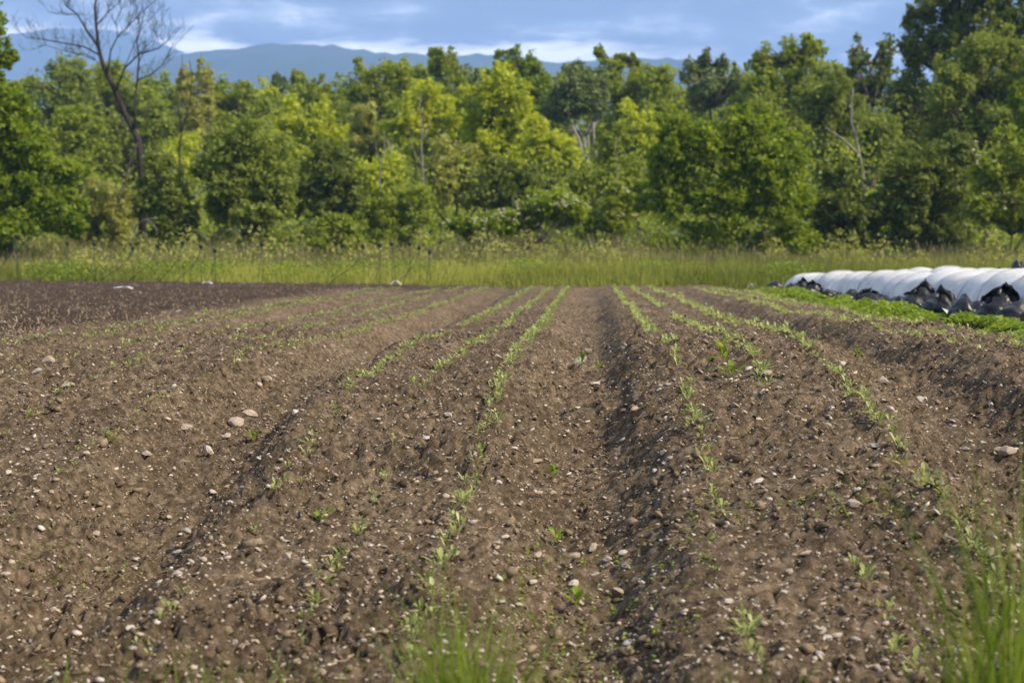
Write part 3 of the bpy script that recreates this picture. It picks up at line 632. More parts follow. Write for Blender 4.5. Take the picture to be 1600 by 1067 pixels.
# ------------------------------------------------------------------ grasses
def blades(P, hgt, width, lean, rng, seg=2, curl=0.25):
    n = len(P); a = rng.uniform(0, 2 * math.pi, n); wd = np.stack([np.cos(a), np.sin(a), 0 * a], 1)
    b = rng.uniform(0, 2 * math.pi, n); ld = np.stack([np.cos(b), np.sin(b), 0 * b], 1) * (lean * rng.uniform(0.2, 1.2, n) * hgt)[:, None]
    rows = []
    for i in range(seg + 1):
        f = i / seg; c = P + np.array([0, 0, 1.0]) * (hgt * (f - curl * 0.35 * f ** 3))[:, None] + ld * f ** 2
        w = width * ((1 - f ** 1.6) * 0.5 + 0.02)
        rows += [c - wd * w, c + wd * w]
    V = np.stack(rows, 1).reshape(-1, 3); m = 2 * (seg + 1)
    base = (np.arange(n) * m)[:, None]
    Fc = np.concatenate([base + np.array([[2 * i, 2 * i + 1, 2 * i + 3, 2 * i + 2]]) for i in range(seg)], 0)
    return V, Fc, m
def meadow():
    rng = np.random.default_rng(60); n = 82000
    px = rng.uniform(-130, 1760, n); Y = 30.6 + (rng.random(n) ** 1.25) * 16
    X = (px - VX) / F * Y
    ed = edgeY(X); behind = (X > 7.4)
    Y2 = np.where(behind, Y, np.maximum(Y, ed - 0.25 + rng.random(n) * 0.5)); X = (px - VX) / F * Y2; Y = Y2
    clump = vnoise(X * 0.8, Y * 0.8, 24); big = vnoise(X * 0.22, Y * 0.3, 25)
    d = np.clip(Y - ed, 0, 20)
    hgt = (0.15 + 0.026 * d + 0.32 * clump * sstep(0.0, 3, d)) * rng.uniform(0.6, 1.35, n)
    P = np.stack([X, Y, ground_z(X, Y) + 0.06 * (d < 0.6)], 1)
    V, Fc, m = blades(P, hgt, 0.030, 0.35, rng, 1)
    tint = np.clip(0.45 + 1.1 * (big - 0.5) + 0.5 * (clump - 0.5) + rng.normal(size=n) * 0.16, 0, 1)
    tag(link('meadow_grass', fmesh('meadow_grass', V, Fc, M_grass, np.repeat(tint, m))), 'green meadow grass in a strip beyond the tilled field', 'grass', kind='stuff')
    # tall seeding grass behind it
    n = 34000; px = rng.uniform(-140, 1770, n); Y = rng.uniform(40.5, 48.5, n); X = (px - VX) / F * Y
    c2 = vnoise(X * 0.7, Y * 0.7, 26); hgt = (0.75 + 0.55 * c2) * rng.uniform(0.65, 1.2, n) * (0.55 + 0.45 * sstep(40.5, 44, Y))
    hgt *= (1 - 0.25 * sstep(-2, 10, X)) * (0.62 + 0.65 * vnoise(X * 0.28, Y * 0.4, 29))
    V, Fc, m = blades(np.stack([X, Y, ground_z(X, Y)], 1), hgt, 0.035, 0.22, rng, 1)
    tint = np.clip(0.15 + 0.5 * c2 + rng.normal(size=n) * 0.2, 0, 1); tint = np.repeat(tint, m)
    tag(link('tall_grass', fmesh('tall_grass', V, Fc, M_tallgrass, tint)), 'tall brownish seeding grass in front of the shrubs', 'grass', kind='stuff')
    # its seed heads
    k = rng.choice(n, 4200, replace=False); top = np.stack([X[k], Y[k], ground_z(X[k], Y[k]) + hgt[k] * 0.95], 1)
    V, Fc, m = blades(top - np.array([0, 0, 0.06]), np.full(len(k), 0.17), 0.024, 0.25, rng, 2)
    tag(link('grass_seed_heads', fmesh('grass_seed_heads', V, Fc, M_straw, np.repeat(rng.uniform(.15, .75, len(k)), m))), 'dry tan seed heads on the tall grass', 'grass', kind='stuff')
    # leafy herbs among the meadow grass
    n = 5200; cpx = np.array([70, 95, 240, 300, 330, 440, 540, 640, 820, 1010, 1230]); cY = np.array([38, 37, 37, 37, 36.5, 36, 35, 36, 34, 35, 33.5])
    k = rng.integers(0, len(cpx), n); X = (cpx[k] - VX) / F * cY[k] + rng.normal(size=n) * 0.42; Y = cY[k] + rng.normal(size=n) * 0.35
    Z = ground_z(X, Y) + rng.random(n) ** 0.8 * 0.55
    Nn = unit(n, rng) * 0.6 + np.array([0, 0, 0.6]); Nn /= np.linalg.norm(Nn, axis=1, keepdims=True)
    V, Fc = leaf_quads(np.stack([X, Y, Z], 1), Nn, 0.085, rng, 0.5)
    n2 = 20000; nc = 80; hx = rng.uniform(-110, 1700, nc); hY = rng.uniform(38.5, 47.5, nc); hw = rng.uniform(.25, .9, nc); hh2 = rng.uniform(.5, 1.6, nc); k = rng.integers(0, nc, n2)
    X2 = (hx[k] - VX) / F * hY[k] + rng.normal(size=n2) * hw[k]; Y2 = hY[k] + rng.normal(size=n2) * hw[k] * .6; Z2 = ground_z(X2, Y2) + rng.random(n2) ** .7 * hh2[k] * np.exp(-((X2 - (hx[k] - VX) / F * hY[k]) / (1.6 * hw[k])) ** 2)
    N2 = unit(n2, rng) * 0.6 + np.array([0, -.2, 0.5]); N2 /= np.linalg.norm(N2, axis=1, keepdims=True)
    Vt, Ft = leaf_quads(np.stack([X2, Y2, Z2], 1), N2, 0.11, rng, 0.5)
    tag(link('tall_herbs', fmesh('tall_herbs', Vt, Ft, LEAF['pale'], np.repeat(np.clip(rng.random(nc)[k] * .6 + rng.random(n2) * .4, 0, 1), 4))), 'pale leafy weeds standing among the tall grass before the shrubs', 'weeds', kind='stuff')
    tag(link('meadow_herbs', fmesh('meadow_herbs', V, Fc, M_weed, np.repeat(rng.random(n), 4))), 'bright leafy herbs among the meadow grass', 'herbs', kind='stuff')
meadow()

# ------------------------------------------------------------------ low tunnels, bags, weeds beside the field
def tunnel(label, xl, wid, y0, y1, hts, spacing, seed):
    rng = np.random.default_rng(seed); ny = int((y1 - y0) / 0.06); na = 26
    ys = np.linspace(y0, y1, ny); ang = np.linspace(0, math.pi, na)
    xc = xl + wid / 2; hoops = np.arange(y0 + 0.2, y1 - 0.4, spacing); hoops = hoops + rng.normal(size=len(hoops)) * 0.10
    nearest = np.min(np.abs(ys[:, None] - hoops[None, :]), 1); sag = sstep(0, spacing * 0.5, nearest)
    ht = np.interp(ys, hts[0], hts[1]); hvar = np.interp(ys, hoops, rng.normal(size=len(hoops)) * 0.022)
    endf = np.clip((y1 - ys) / 0.55, 0.0, 1) ** 0.5
    gl = G(np.full(ny, xl), ys); gr = G(np.full(ny, xl + wid), ys)
    A, YY = np.meshgrid(ang, ys); S = sag[:, None]
    hh = ((ht + hvar) * endf)[:, None]
    wr = 0.020 * (vnoise(A * 6 + YY * 3, YY * 7, 33) - 0.5) + 0.030 * (vnoise(A * 2, YY * 2.5, 34) - 0.5)
    rad = 1 - 0.12 * S * np.sin(A) ** 0.5 + wr
    X = xc - np.sign(np.cos(A)) * np.abs(np.cos(A)) ** 0.85 * wid / 2 * rad * (0.55 + 0.45 * endf[:, None])
    Z = (gl[:, None] * (1 + np.cos(A)) / 2 + gr[:, None] * (1 - np.cos(A)) / 2) + np.sin(A) ** 0.9 * hh * rad + 0.01
    # loose skirt of the fabric lying on the ground
    e1 = np.stack([X[:, 0] - 0.07 - 0.04 * vnoise(ys * 3, 0 * ys, 35), ys, G(X[:, 0] - 0.09, ys) + 0.035], -1)
    e2 = np.stack([X[:, 0] - 0.17 - 0.14 * vnoise(ys * 1.7, 0 * ys, 36), ys, G(X[:, 0] - 0.25, ys) + 0.045 + 0.05 * vnoise(ys * 4, 0 * ys, 37)], -1)
    V = np.concatenate([e2[:, None], e1[:, None], np.stack([X, YY, Z], -1)], 1); nc = na + 2
    base = np.array([xc, y0, float(gl[0])])
    i = np.arange(ny - 1)[:, None] * nc + np.arange(nc - 1)[None, :]
    e = bpy.data.objects.new('low_tunnel', None); COL.objects.link(e); e.location = base; tag(e, label, 'row cover', 'low tunnels beside the field')
    link('cover', fmesh('cover', V.reshape(-1, 3) - base, np.stack([i, i + 1, i + nc + 1, i + nc], -1).reshape(-1, 4), M_cover, None, True), e)
    for hy in hoops:
        g0 = float(G(xl, hy)); h_ = float(np.interp(hy, hts[0], hts[1]) + np.interp(hy, hoops, np.interp(hoops, ys, hvar))); mb = MB(); pts = []
        for a in np.linspace(0, math.pi, 19):
            pts.append(Vector((xc - math.copysign(abs(math.cos(a)) ** 0.85, math.cos(a)) * wid / 2 * 1.0, hy, g0 + 0.01 + math.sin(a) ** 0.9 * h_ * 1.0)) - Vector(base))
        mb.tube(pts, [0.007] * 19, 6); link('hoop', mb.mesh('hoop', M_hoop), e)
tunnel('nearer white fabric low tunnel along the green weed strip', 4.18, 0.98, 10.6, 32.0, ([10, 14, 20, 25, 29, 31], [.53, .51, .46, .42, .37, .33]), 1.0, 3)
tunnel('farther white fabric low tunnel behind the nearer one', 5.75, 0.98, 14.0, 30.0, ([10, 20, 30], [.54, .51, .47]), 1.1, 4)

import bmesh
def bag_mesh(seed, kind):
    """a slumped, crumpled plastic bag; kind: 'flat', 'peak', 'folded'"""
    bm = bmesh.new(); bmesh.ops.create_icosphere(bm, subdivisions=4, radius=1.0)
    rng = np.random.default_rng(seed); co = np.array([v.co[:] for v in bm.verts])
    o = rng.uniform(0, 50, 3); x, y, z = co.T
    q1, q2, q3 = rng.uniform(-1, 1, 3)
    wx = x + 0.35 * (vnoise(x * 1.5 + o[0], y * 1.5 + z + o[1], 104) - 0.5)
    fold = lambda f, ph: 1 - np.abs(np.sin(f * (wx * math.cos(ph) + z * math.sin(ph) + 0.3 * y) + o[2]))   # sharp gathered folds
    rad = 1 + 0.36 * (vnoise(x * 1.4 + o[0], z * 1.4 + y + o[1], 100) - 0.5) + 0.13 * (fold(4.2, q1) - 0.4) + 0.09 * (fold(8.5, q2 + .8) - 0.4) + 0.06 * (vnoise(x * 6 + o[1], z * 6 + y * 5 + o[0], 101) - 0.5)
    P = co * rad[:, None]
    P[:, 2] = np.where(P[:, 2] > 0, P[:, 2] * (1 - 0.35 * np.abs(x) ** 2), P[:, 2])           # slumped shoulders
    if kind == 'folded':
        P[:, 2] += (0.25 * np.abs(np.sin(2.2 * x + o[2])) - 0.55 * np.exp(-((x - 0.15) / 0.20) ** 2)) * np.clip(z, 0, 1)
    P[:, 2] = np.where(P[:, 2] < -0.35, -0.35 + (P[:, 2] + 0.35) * 0.15, P[:, 2])
    P[:, 2] += 0.37
    for v, p in zip(bm.verts, P): v.co = p
    me = bpy.data.meshes.new('bag'); bm.to_mesh(me); bm.free(); me.polygons.foreach_set('use_smooth', np.ones(len(me.polygons), bool)); return me
BAGS = [  # x0, x1, y0(top), y1(bottom), kind, dusty, label
    (1200, 1218, 437, 450, 'flat', 0, 'low black bag at the far end of the white tunnel'),
    (1226, 1242, 436, 449, 'flat', 1, 'dark bag under the end dome of the far tunnel tip'),
    (1240, 1256, 423, 447, 'peak', 1, 'upright pointed bag beside the end dome of the tunnel'),
    (1256, 1277, 436, 455, 'peak', 0, 'black pointed bag leaning on the tunnel near its far end'),
    (1277, 1301, 443, 456, 'flat', 0, 'low rounded black bag right of the leaning pointed bag near the far end'),
    (1299, 1313, 446, 457, 'flat', 0, 'smallest black bag between two rounded bags near the far end'),
    (1316, 1337, 438, 455, 'flat', 0, 'dark grey-black bag left of the big triangular flap'),
    (1334, 1368, 428, 452, 'peak', 0, 'big triangular black bag with raised flap on the tunnel side'),
    (1331, 1351, 446, 458, 'flat', 1, 'small dusty grey bag under the big triangular flap'),
    (1352, 1374, 448, 464, 'folded', 1, 'pale grey wrinkled bag right of the triangular flap'),
    (1366, 1388, 454, 471, 'flat', 0, 'black bag half hidden by weeds left of the folded black bag'),
    (1385, 1419, 453, 475, 'folded', 0, 'wide folded black bag left of the tall pointed grey bag'),
    (1410, 1446, 435, 479, 'peak', 1, 'tall pointed grey bag at the middle of the tunnel'),
    (1437, 1467, 444, 471, 'flat', 1, 'grey sagging bag behind the tall pointed bag'),
    (1434, 1463, 466, 486, 'flat', 0, 'low black bag on white fabric right of the tall pointed bag'),
    (1456, 1481, 442, 486, 'peak', 1, 'narrow grey bag with upright ear left of the big double bag'),
    (1479, 1524, 460, 497, 'folded', 0, 'big black double bag in front of white fabric'),
    (1502, 1527, 483, 497, 'flat', 1, 'low dark grey bag right of the big double bag'),
    (1524, 1574, 440, 498, 'peak', 0, 'black bag with long flap reaching up the tunnel'),
    (1554, 1596, 465, 499, 'flat', 1, 'bulging shiny grey bag near the right picture edge'),
    (1592, 1640, 470, 506, 'folded', 0, 'black bag cut by the right picture edge'),
]
def flap_mesh(seed, w, h):
    # a loose corner of the bag standing up: a creased, curling tapered sheet with thickness
    r = np.random.default_rng(seed); nu, nv = 9, 12; V = []; sl = r.choice([-1, 1]) * r.uniform(.15, .5)
    for j in range(nv):
        f = j / (nv - 1); wd = w * ((1 - f ** 1.8) * 0.72 + 0.22 * (1 - f ** 6))
        for i in range(nu):
            u = i / (nu - 1) - .5
            V.append((u * wd + sl * h * f ** 1.5 * .8, 0.05 * math.sin(u * 9 + f * 5 + seed) + 0.03 * math.sin(u * 17 - f * 7 + seed) + 0.10 * h * f * f * math.cos(seed), h * f * (1 - 0.5 * abs(u + .2 * math.sin(seed))) + 0.06 * float(vnoise(u * 7 + seed, f * 6, 105))))
    Fc = [(j * nu + i, j * nu + i + 1, (j + 1) * nu + i + 1, (j + 1) * nu + i) for j in range(nv - 1) for i in range(nu - 1)]
    n = len(V); V = V + [(a, b_ + 0.012, c) for a, b_, c in V]; rim = [i for i in range(nu)] + [j * nu + nu - 1 for j in range(1, nv)] + [(nv - 1) * nu + i for i in range(nu - 2, -1, -1)] + [j * nu for j in range(nv - 2, 0, -1)]
    Fc = Fc + [tuple(q + n for q in f[::-1]) for f in Fc] + [(rim[q], rim[(q + 1) % len(rim)], rim[(q + 1) % len(rim)] + n, rim[q] + n) for q in range(len(rim))]
    me = bpy.data.meshes.new('flap'); me.from_pydata(V, [], Fc); me.update(); me.polygons.foreach_set('use_smooth', np.ones(len(me.polygons), bool)); return me
for i, (x0, x1, t, b, kind, dusty, lab) in enumerate(BAGS):
    xm = (x0 + x1) / 2; X0 = 4.04 - 0.05 * (i % 3)
    Y = X0 / ((xm - VX) / F); w = (x1 - x0) / F * Y * 1.42; h = (b - t) / F * Y * 1.15
    me = bag_mesh(200 + i, kind); me.materials.append(M_baggrey if dusty else M_bag)
    zz = np.array([v.co.z for v in me.vertices]); xx = np.array([v.co.x for v in me.vertices])
    sz = h * (.78 if kind == 'peak' else 1.0) / (zz.max() - zz.min()); sx = w / (xx.max() - xx.min()); sy = min(max(sx * 1.0, 0.10), 0.20)
    zb = at(xm, b, Y).z
    me.transform(__import__('mathutils').Matrix.Diagonal((sx, sy, sz, 1)))
    o = link('plastic_bag', me, None, (X0, Y, min(float(G(X0, Y)) + 0.0, zb + 0.05))); o.rotation_euler = (0, 0, random.uniform(-.25, .25))
    tag(o, lab, 'bag', 'black bags weighing down the tunnel')
    if kind == 'peak':
        fm = flap_mesh(i * 7 + 3, w * .95, h * .50); fm.materials.append(M_baggrey if dusty else M_bag); link('flap', fm, o, (0, -0.02, h * .38))
for j, (px, py, w, kind, lab) in enumerate([(1578, 416, .26, 'folded', 'black bag lying on top edge behind the farther tunnel'), (1594, 415, .24, 'flat', 'black bag at the right picture edge behind the farther tunnel'), (1548, 419, .14, 'flat', 'small black bag tip behind the farther tunnel')]):
    Y = 7.0 / ((px - VX) / F); me = bag_mesh(300 + j, kind); me.materials.append(M_bag); me.transform(__import__('mathutils').Matrix.Diagonal((w * .4, w * .4, w * .4, 1)))
    o = link('plastic_bag', me, None, (7.0, Y, at(px, py, Y).z - 0.05)); tag(o, lab, 'bag', 'black bags weighing down the tunnel')

def weed_strip():
    rng = np.random.default_rng(61); n = 26000
    Y = 9.5 + rng.random(n) ** 1.15 * 20; X = rng.normal(3.60, 0.20, n) + 0.12 * (vnoise(Y * 0.8, 0 * Y, 41) - 0.5)
    cl = vnoise(X * 4, Y * 2.2, 42); keep = (cl > 0.38) & (X < 3.90); X, Y, cl = X[keep], Y[keep], cl[keep]; n = len(X)
    hh = 0.012 + 0.13 * cl ** 1.6 * (1 - sstep(0.1, 0.42, np.abs(X - 3.62)))
    Z = G(X, Y) + hh * rng.uniform(0.2, 1.1, n); Nn = unit(n, rng) * 0.55 + np.array([0, -0.1, 0.7]); Nn /= np.linalg.norm(Nn, axis=1, keepdims=True)
    V, Fc = leaf_quads(np.stack([X, Y, Z], 1), Nn, 0.062, rng, 0.6)
    tag(link('weeds', fmesh('weeds', V, Fc, M_weed, np.repeat(np.clip(rng.random(n) * .6 + cl * .4, 0, 1), 4))), 'bright green low weeds along the white tunnel', 'weeds', kind='stuff')
weed_strip()

# ------------------------------------------------------------------ hose stakes, scraps
STK = [(25, 370, 2), (105, 381, 1), (147, 382, 0), (207, 389, 1), (246, 385, 1), (285, 381, 2), (314, 386, 2), (335, 392, 0), (409, 382, 3), (567, 386, 1), (593, 384, 0), (612, 382, 4), (640, 382, 0), (655, 388, 2), (671, 394, 3)]
ORD = ['first', 'second', 'third', 'fourth', 'fifth', 'sixth', 'seventh', 'eighth', 'ninth']
for i, (px, ty, kd) in enumerate(STK):
    Y = 35.2 - 0.14 * (i % 4) if i < 9 else 33.6 - 0.1 * (i % 3); top = at(px, ty, Y); g = max(float(H(top.x, Y)), float(ground_z(top.x, Y))); base = Vector((top.x, Y, g)); rng = random.Random(i)
    e = bpy.data.objects.new('hose_stake', None); COL.objects.link(e); e.location = base
    lab = (f'{ORD[i]} of nine thin black-capped hose stakes counted from the left edge' if i < 9 else f'{ORD[i - 9]} of six thin black-capped hose stakes before the middle meadow, counted from the left')
    tag(e, lab, 'stake', 'thin hose stakes at the meadow edge'); hh = top.z - g
    a = MB(); a.tube([(0.012, 0, -0.1), (0.010, 0, hh * .5), (0, 0, hh)], [0.0065] * 3, 6); link('stake', a.mesh('stake', M_stake), e)
    c = MB(); c.tube([(0, 0, hh - .045), (0.004, 0, hh - .02), (0, 0, hh + .035), (0, 0, hh + .065)], [0.028, 0.048, 0.046, 0.022], 8)
    if i % 2: c.tube([(0.0, 0, hh + .01), (.05, 0, hh + .03)], [0.02, 0.012], 6)
    link('cap', c.mesh('cap', M_black), e)
    reach = [-.15, -.8, -.55, -.06, .1][kd] * rng.uniform(.8, 1.15); p = []
    for s in range(9):
        f = s / 8; p.append((reach * f ** 1.9 + (.06 * math.sin(f * 3) if kd in (0, 4) else 0), -0.05 - 0.2 * f, hh * (1 - f) ** (0.85) * (1 - .1 * math.sin(f * 3)) + 0.0))
    b = MB(); b.tube(p, [0.0075] * 9, 6); link('hose', b.mesh('hose', M_hose), e)
def scrap(px, py, w, lab, mat, seed, arch=0.03):
    x, y, z = hit(px, py); n = 14; V = []; Fc = []; rng = np.random.default_rng(seed)
    for i in range(n):
        for j in range(5):
            u, v = i / (n - 1) - .5, j / 4 - .5
            V.append((u * w, v * w * .35 + .06 * math.sin(u * 7 + seed), .02 + arch * (1 - (2 * u) ** 2) + 0.03 * float(vnoise(u * 6 + seed, v * 3 + 4, 44))))
    for i in range(n - 1):
        for j in range(4): Fc.append((i * 5 + j, (i + 1) * 5 + j, (i + 1) * 5 + j + 1, i * 5 + j + 1))
    me = bpy.data.meshes.new('plastic_scrap'); me.from_pydata(V, [], Fc); me.materials.append(mat); me.update()
    o = link('plastic_scrap', me, None, (x, y, z)); m = o.modifiers.new('s', 'SOLIDIFY'); m.thickness = 0.006; tag(o, lab, 'scrap', 'scraps of white plastic')
scrap(194, 453, .36, 'long white plastic scrap on the dark stubble at left', M_white, 1, .02)
scrap(325, 445.5, .22, 'small white plastic scrap near the meadow edge', M_white, 2, .02)
scrap(619, 447.5, .22, 'curved bluish white plastic scrap before the middle meadow', M_white, 3, .09)
scrap(1173, 453, .14, 'tiny white scrap near the tunnel end', M_white, 4, .09)

# ------------------------------------------------------------------ seedlings
def leaf_strip(V, Fc, T, base, az, ln, wd, rise, droop, t, stem=0.35):
    d = np.array([math.cos(az), math.sin(az), 0]); sd = np.array([-d[1], d[0], 0]); b = len(V); n = 6
    prof = [0.10, 0.14, 0.75, 1.0, 0.72, 0.06]; pos = [0, stem, stem + 0.16, stem + 0.34, 0.86, 1.0]
    for i in range(n):
        f = pos[i]; c = base + d * ln * f * math.cos(rise) + np.array([0, 0, ln * (f * math.sin(rise) - droop * f * f)])
        cup = np.array([0, 0, wd * 0.22 * prof[i]])
        V += [c - sd * wd * prof[i] * .5 + cup, c, c + sd * wd * prof[i] * .5 + cup]; T += [t] * 3
    for i in range(n - 1):
        k = b + 3 * i; Fc += [(k, k + 1, k + 4, k + 3), (k + 1, k + 2, k + 5, k + 4)]
def seedling_mesh(seed, nl, s=1.0, wide=1.0):
    r = random.Random(seed); V, Fc, Tn = [], [], []; a0 = r.uniform(0, 6.28)
    for i in range(nl):
        leaf_strip(V, Fc, Tn, np.array([r.uniform(-.004, .004), r.uniform(-.004, .004), 0]), a0 + i * 2.4 + r.uniform(-.4, .4), s * r.uniform(.034, .062), s * wide * r.uniform(.007, .0125), r.uniform(.55, 1.35), r.uniform(.1, .45), r.random())
    return np.array(V), np.array(Fc), np.array(Tn)
SEEDV = [seedling_mesh(i, 5 + i % 5, 1.0) for i in range(12)]
SEEDM = [fmesh('seedling', *SEEDV[i][:2], M_seed, SEEDV[i][2], True) for i in range(12)]
# rows: x position, name, (near start, sparse until), strength
ROWS = [(-0.375 - 0.84, 'outer row of left bed', .55), (-0.84, 'middle row of left bed', .45), (0.375 - 0.84, 'row left of central furrow', .9),
        (0.84 - .375, 'row right of central furrow', .85), (0.84, 'middle row of right bed', .75), (0.84 + .375, 'outer row of right bed', 1.0),
        (2.14, 'nearest row of the far right bed', .6), (2.52, 'middle row of the far right bed', .6), (2.9, 'outermost row of the far right bed', .55),
        (-2.14, 'nearest row of the far left bed', .5), (-2.65, 'middle row of the far left bed', .5), (-3.1, 'outermost row of the far left bed', .5), (-3.95, 'first row beside the dark stubble', .5), (-4.35, 'second row beside the dark stubble', .5)]
plants = []
rs = np.random.default_rng(77)
for k, (rx, nm, st) in enumerate(ROWS):
    y = 3.7
    while y < 29.5:
        y += rs.uniform(0.025, 0.062) * (0.62 if y > 8 else 1.0)
        gapn = float(vnoise(y * 1.1 + k * 13, k * 7.7, 46)); sparse = 1 - float(sstep(5.2, 8.2, y)) if abs(rx) < 1.5 else 0.25
        if gapn < 0.15 + 0.12 * sparse * (1.2 - st) + 0.10 * sparse: continue
        if rs.random() > (0.5 + 0.5 * st) * (1 - 0.12 * sparse): continue
        if abs(rx) > 1.5 and y < 5.6: continue
        x = rx + rs.normal() * 0.016 + 0.05 * (float(vnoise(y * 0.5, k * 3.1, 47)) - 0.5)
        size = rs.uniform(0.65, 1.25) * (0.74 + 0.38 * st) * (1.35 if k == 4 and 6.6 < y < 7.8 else 1.0) * (0.8 if rx < -1.5 else 1.0)
        plants.append((x, y, size, k))
vis = [p for p in plants]
def inframe(x, y):
    px = VX + x / y * F; return -10 < px < 1610
cand = sorted([p for p in plants if inframe(p[0], p[1])], key=lambda p: -p[2] / p[1])
RANK = {}
for k in range(len(ROWS)):
    for j, p in enumerate(sorted([p for p in cand if p[3] == k], key=lambda p: p[1])): RANK[id(p)] = j + 1
def nth(n): return f"{n}{'th' if 10 <= n % 100 <= 20 else {1: 'st', 2: 'nd', 3: 'rd'}.get(n % 10, 'th')}"
near = cand[:300]; nset = set(id(p) for p in near)
for i, p in enumerate(near):
    x, y, s, k = p; nm = ROWS[k][1]; o = link('seedling', SEEDM[i % 12], None, (x, y, float(H(x, y)) + 0.004)); sq = s * (1.08 if y < 7 else 1.0); o.scale = (sq, sq, sq); o.rotation_euler = (0, 0, random.uniform(0, 6.28))
    seg = 'at its near end' if y < 5.2 else ('on the rise before the crest' if y < 7.2 else ('around the crest' if y < 9.5 else 'beyond the crest'))
    sz = 'big' if s > 1.15 else ('tiny' if s < 0.8 else 'small')
    tag(o, f'{sz} seedling, {nth(RANK[id(p)])} plant from near end of the {nm}', 'seedling', 'crop seedlings in rows')
far = [p for p in plants if id(p) not in nset]
def far_plant(seed):                                                   # a simpler plant: one folded blade per leaf
    r = np.random.default_rng(seed); V, Fc, Tn = [], [], []
    for q in range(5):
        a = q * 2.4 + r.uniform(-.4, .4); ln = r.uniform(.036, .062); w_ = r.uniform(.009, .015); el = r.uniform(.5, 1.3); t_ = r.random()
        d = np.array([math.cos(a) * math.cos(el), math.sin(a) * math.cos(el), math.sin(el)]); sd = np.array([-math.sin(a), math.cos(a), 0]); b = len(V)
        V += [np.zeros(3), d * ln * .6 - sd * w_ * .6, d * ln * .6 + sd * w_ * .6 , d * ln - np.array([0, 0, ln * .15])]; Tn += [t_] * 4; Fc.append((b, b + 1, b + 3, b + 2))
    return np.array(V), np.array(Fc), np.array(Tn)
FARV = [far_plant(700 + q) for q in range(12)]
VV, FF, TT, off = [], [], [], 0
for i, (x, y, s, k) in enumerate(far):
    v, f, t = SEEDV[i % 12]; a = rs.uniform(0, 6.28); R = np.array([[math.cos(a), -math.sin(a), 0], [math.sin(a), math.cos(a), 0], [0, 0, 1]])
    v, f, t = FARV[i % 12]
    VV.append(v @ R.T * s * (0.95 + 0.25 * min(1, max(0, (y - 8) / 8))) + np.array([x, y, float(H(x, y)) - 0.004])); FF.append(f + off); TT.append(t); off += len(v)
tag(link('seedling_rows', fmesh('seedling_rows', np.concatenate(VV), np.concatenate(FF), M_seedfar, np.concatenate(TT), True)), 'far green crop seedlings running on in rows beyond the crest', 'seedlings', kind='stuff')

# single weeds
WEEDM = [fmesh('weed', *seedling_mesh(500 + i, 7, 1.5, 1.6)[:2], M_weed, None, True) for i in range(4)]
for i, m_ in enumerate(WEEDM):
    a = m_.attributes.new('tint', 'FLOAT', 'POINT'); a.data.foreach_set('value', np.random.default_rng(i).random(len(m_.vertices)).astype(np.float32))
for i, (px, py, s, lab) in enumerate([(908, 575, 1.3, 'broad-leaved weed beside the flat grey stone in the central furrow'), (936, 577, .8, 'small weed right of the broad-leaved weed in the central furrow'), (872, 852, .9, 'lone weed near the stones low in the central furrow'), (903, 946, 1.0, 'broad-leaved weed at the bottom of the central furrow before the grass'), (1132, 566, 1.5, 'tall leafy weed in the middle row of the right bed'), (1142, 590, 1.3, 'leafy weed just below the tall weed of the right bed'), (862, 745, .8, 'tiny weed on the left bank of the central furrow'), (503, 816, 1.0, 'single weed with bright leaf between the left rows'), (1341, 560, .9, 'dark weed on the shoulder of the right furrow'), (1128, 545, 1.1, 'weed at the upper end of the tall weed clump'), (175, 690, .8, 'small weed on the far left bed'), (395, 690, .9, 'thin weed in the left furrow')]):
    x, y, z = hit(px, py); o = link('weed', WEEDM[i % 4], None, (x, y, z - .004)); o.scale = (s, s, s * 1.1); o.rotation_euler = (0, 0, i * 1.3); tag(o, lab, 'weed', 'single weeds on the soil')

# ------------------------------------------------------------------ stones, pebbles, clods, straw
def stone_mesh(seed, flat):
    bm = bmesh.new(); bmesh.ops.create_icosphere(bm, subdivisions=3, radius=0.5); r = np.random.default_rng(seed); o = r.uniform(0, 60, 4)
    cut = [(unit(1, r)[0], r.uniform(.25, .42)) for _ in range(10)]
    for v in bm.verts:
        p = np.array(v.co)
        for nrm, dd in cut:
            k = p @ nrm
            if k > dd: p = p - nrm * (k - dd) * 0.95
        p *= 1 + 0.22 * (float(vnoise(p[0] * 3 + o[0], p[1] * 3 + p[2] * 2 + o[1], 120)) - .5) + 0.10 * (float(vnoise(p[0] * 8 + o[2], p[1] * 8 + p[2] * 7 + o[3], 121)) - .5)
        v.co = p * np.array([1, r.uniform(.62, .64) if flat else .8, .42 if flat else .66])
    me = bpy.data.meshes.new('stone'); bm.to_mesh(me); bm.free(); return me
SM = {}
for c in M_stone:
    for fl in (0, 1):
        for j in range(3):
            me = stone_mesh(400 + len(SM) * 3, fl); me.materials.append(M_stone[c]); SM[(c, fl, j)] = me
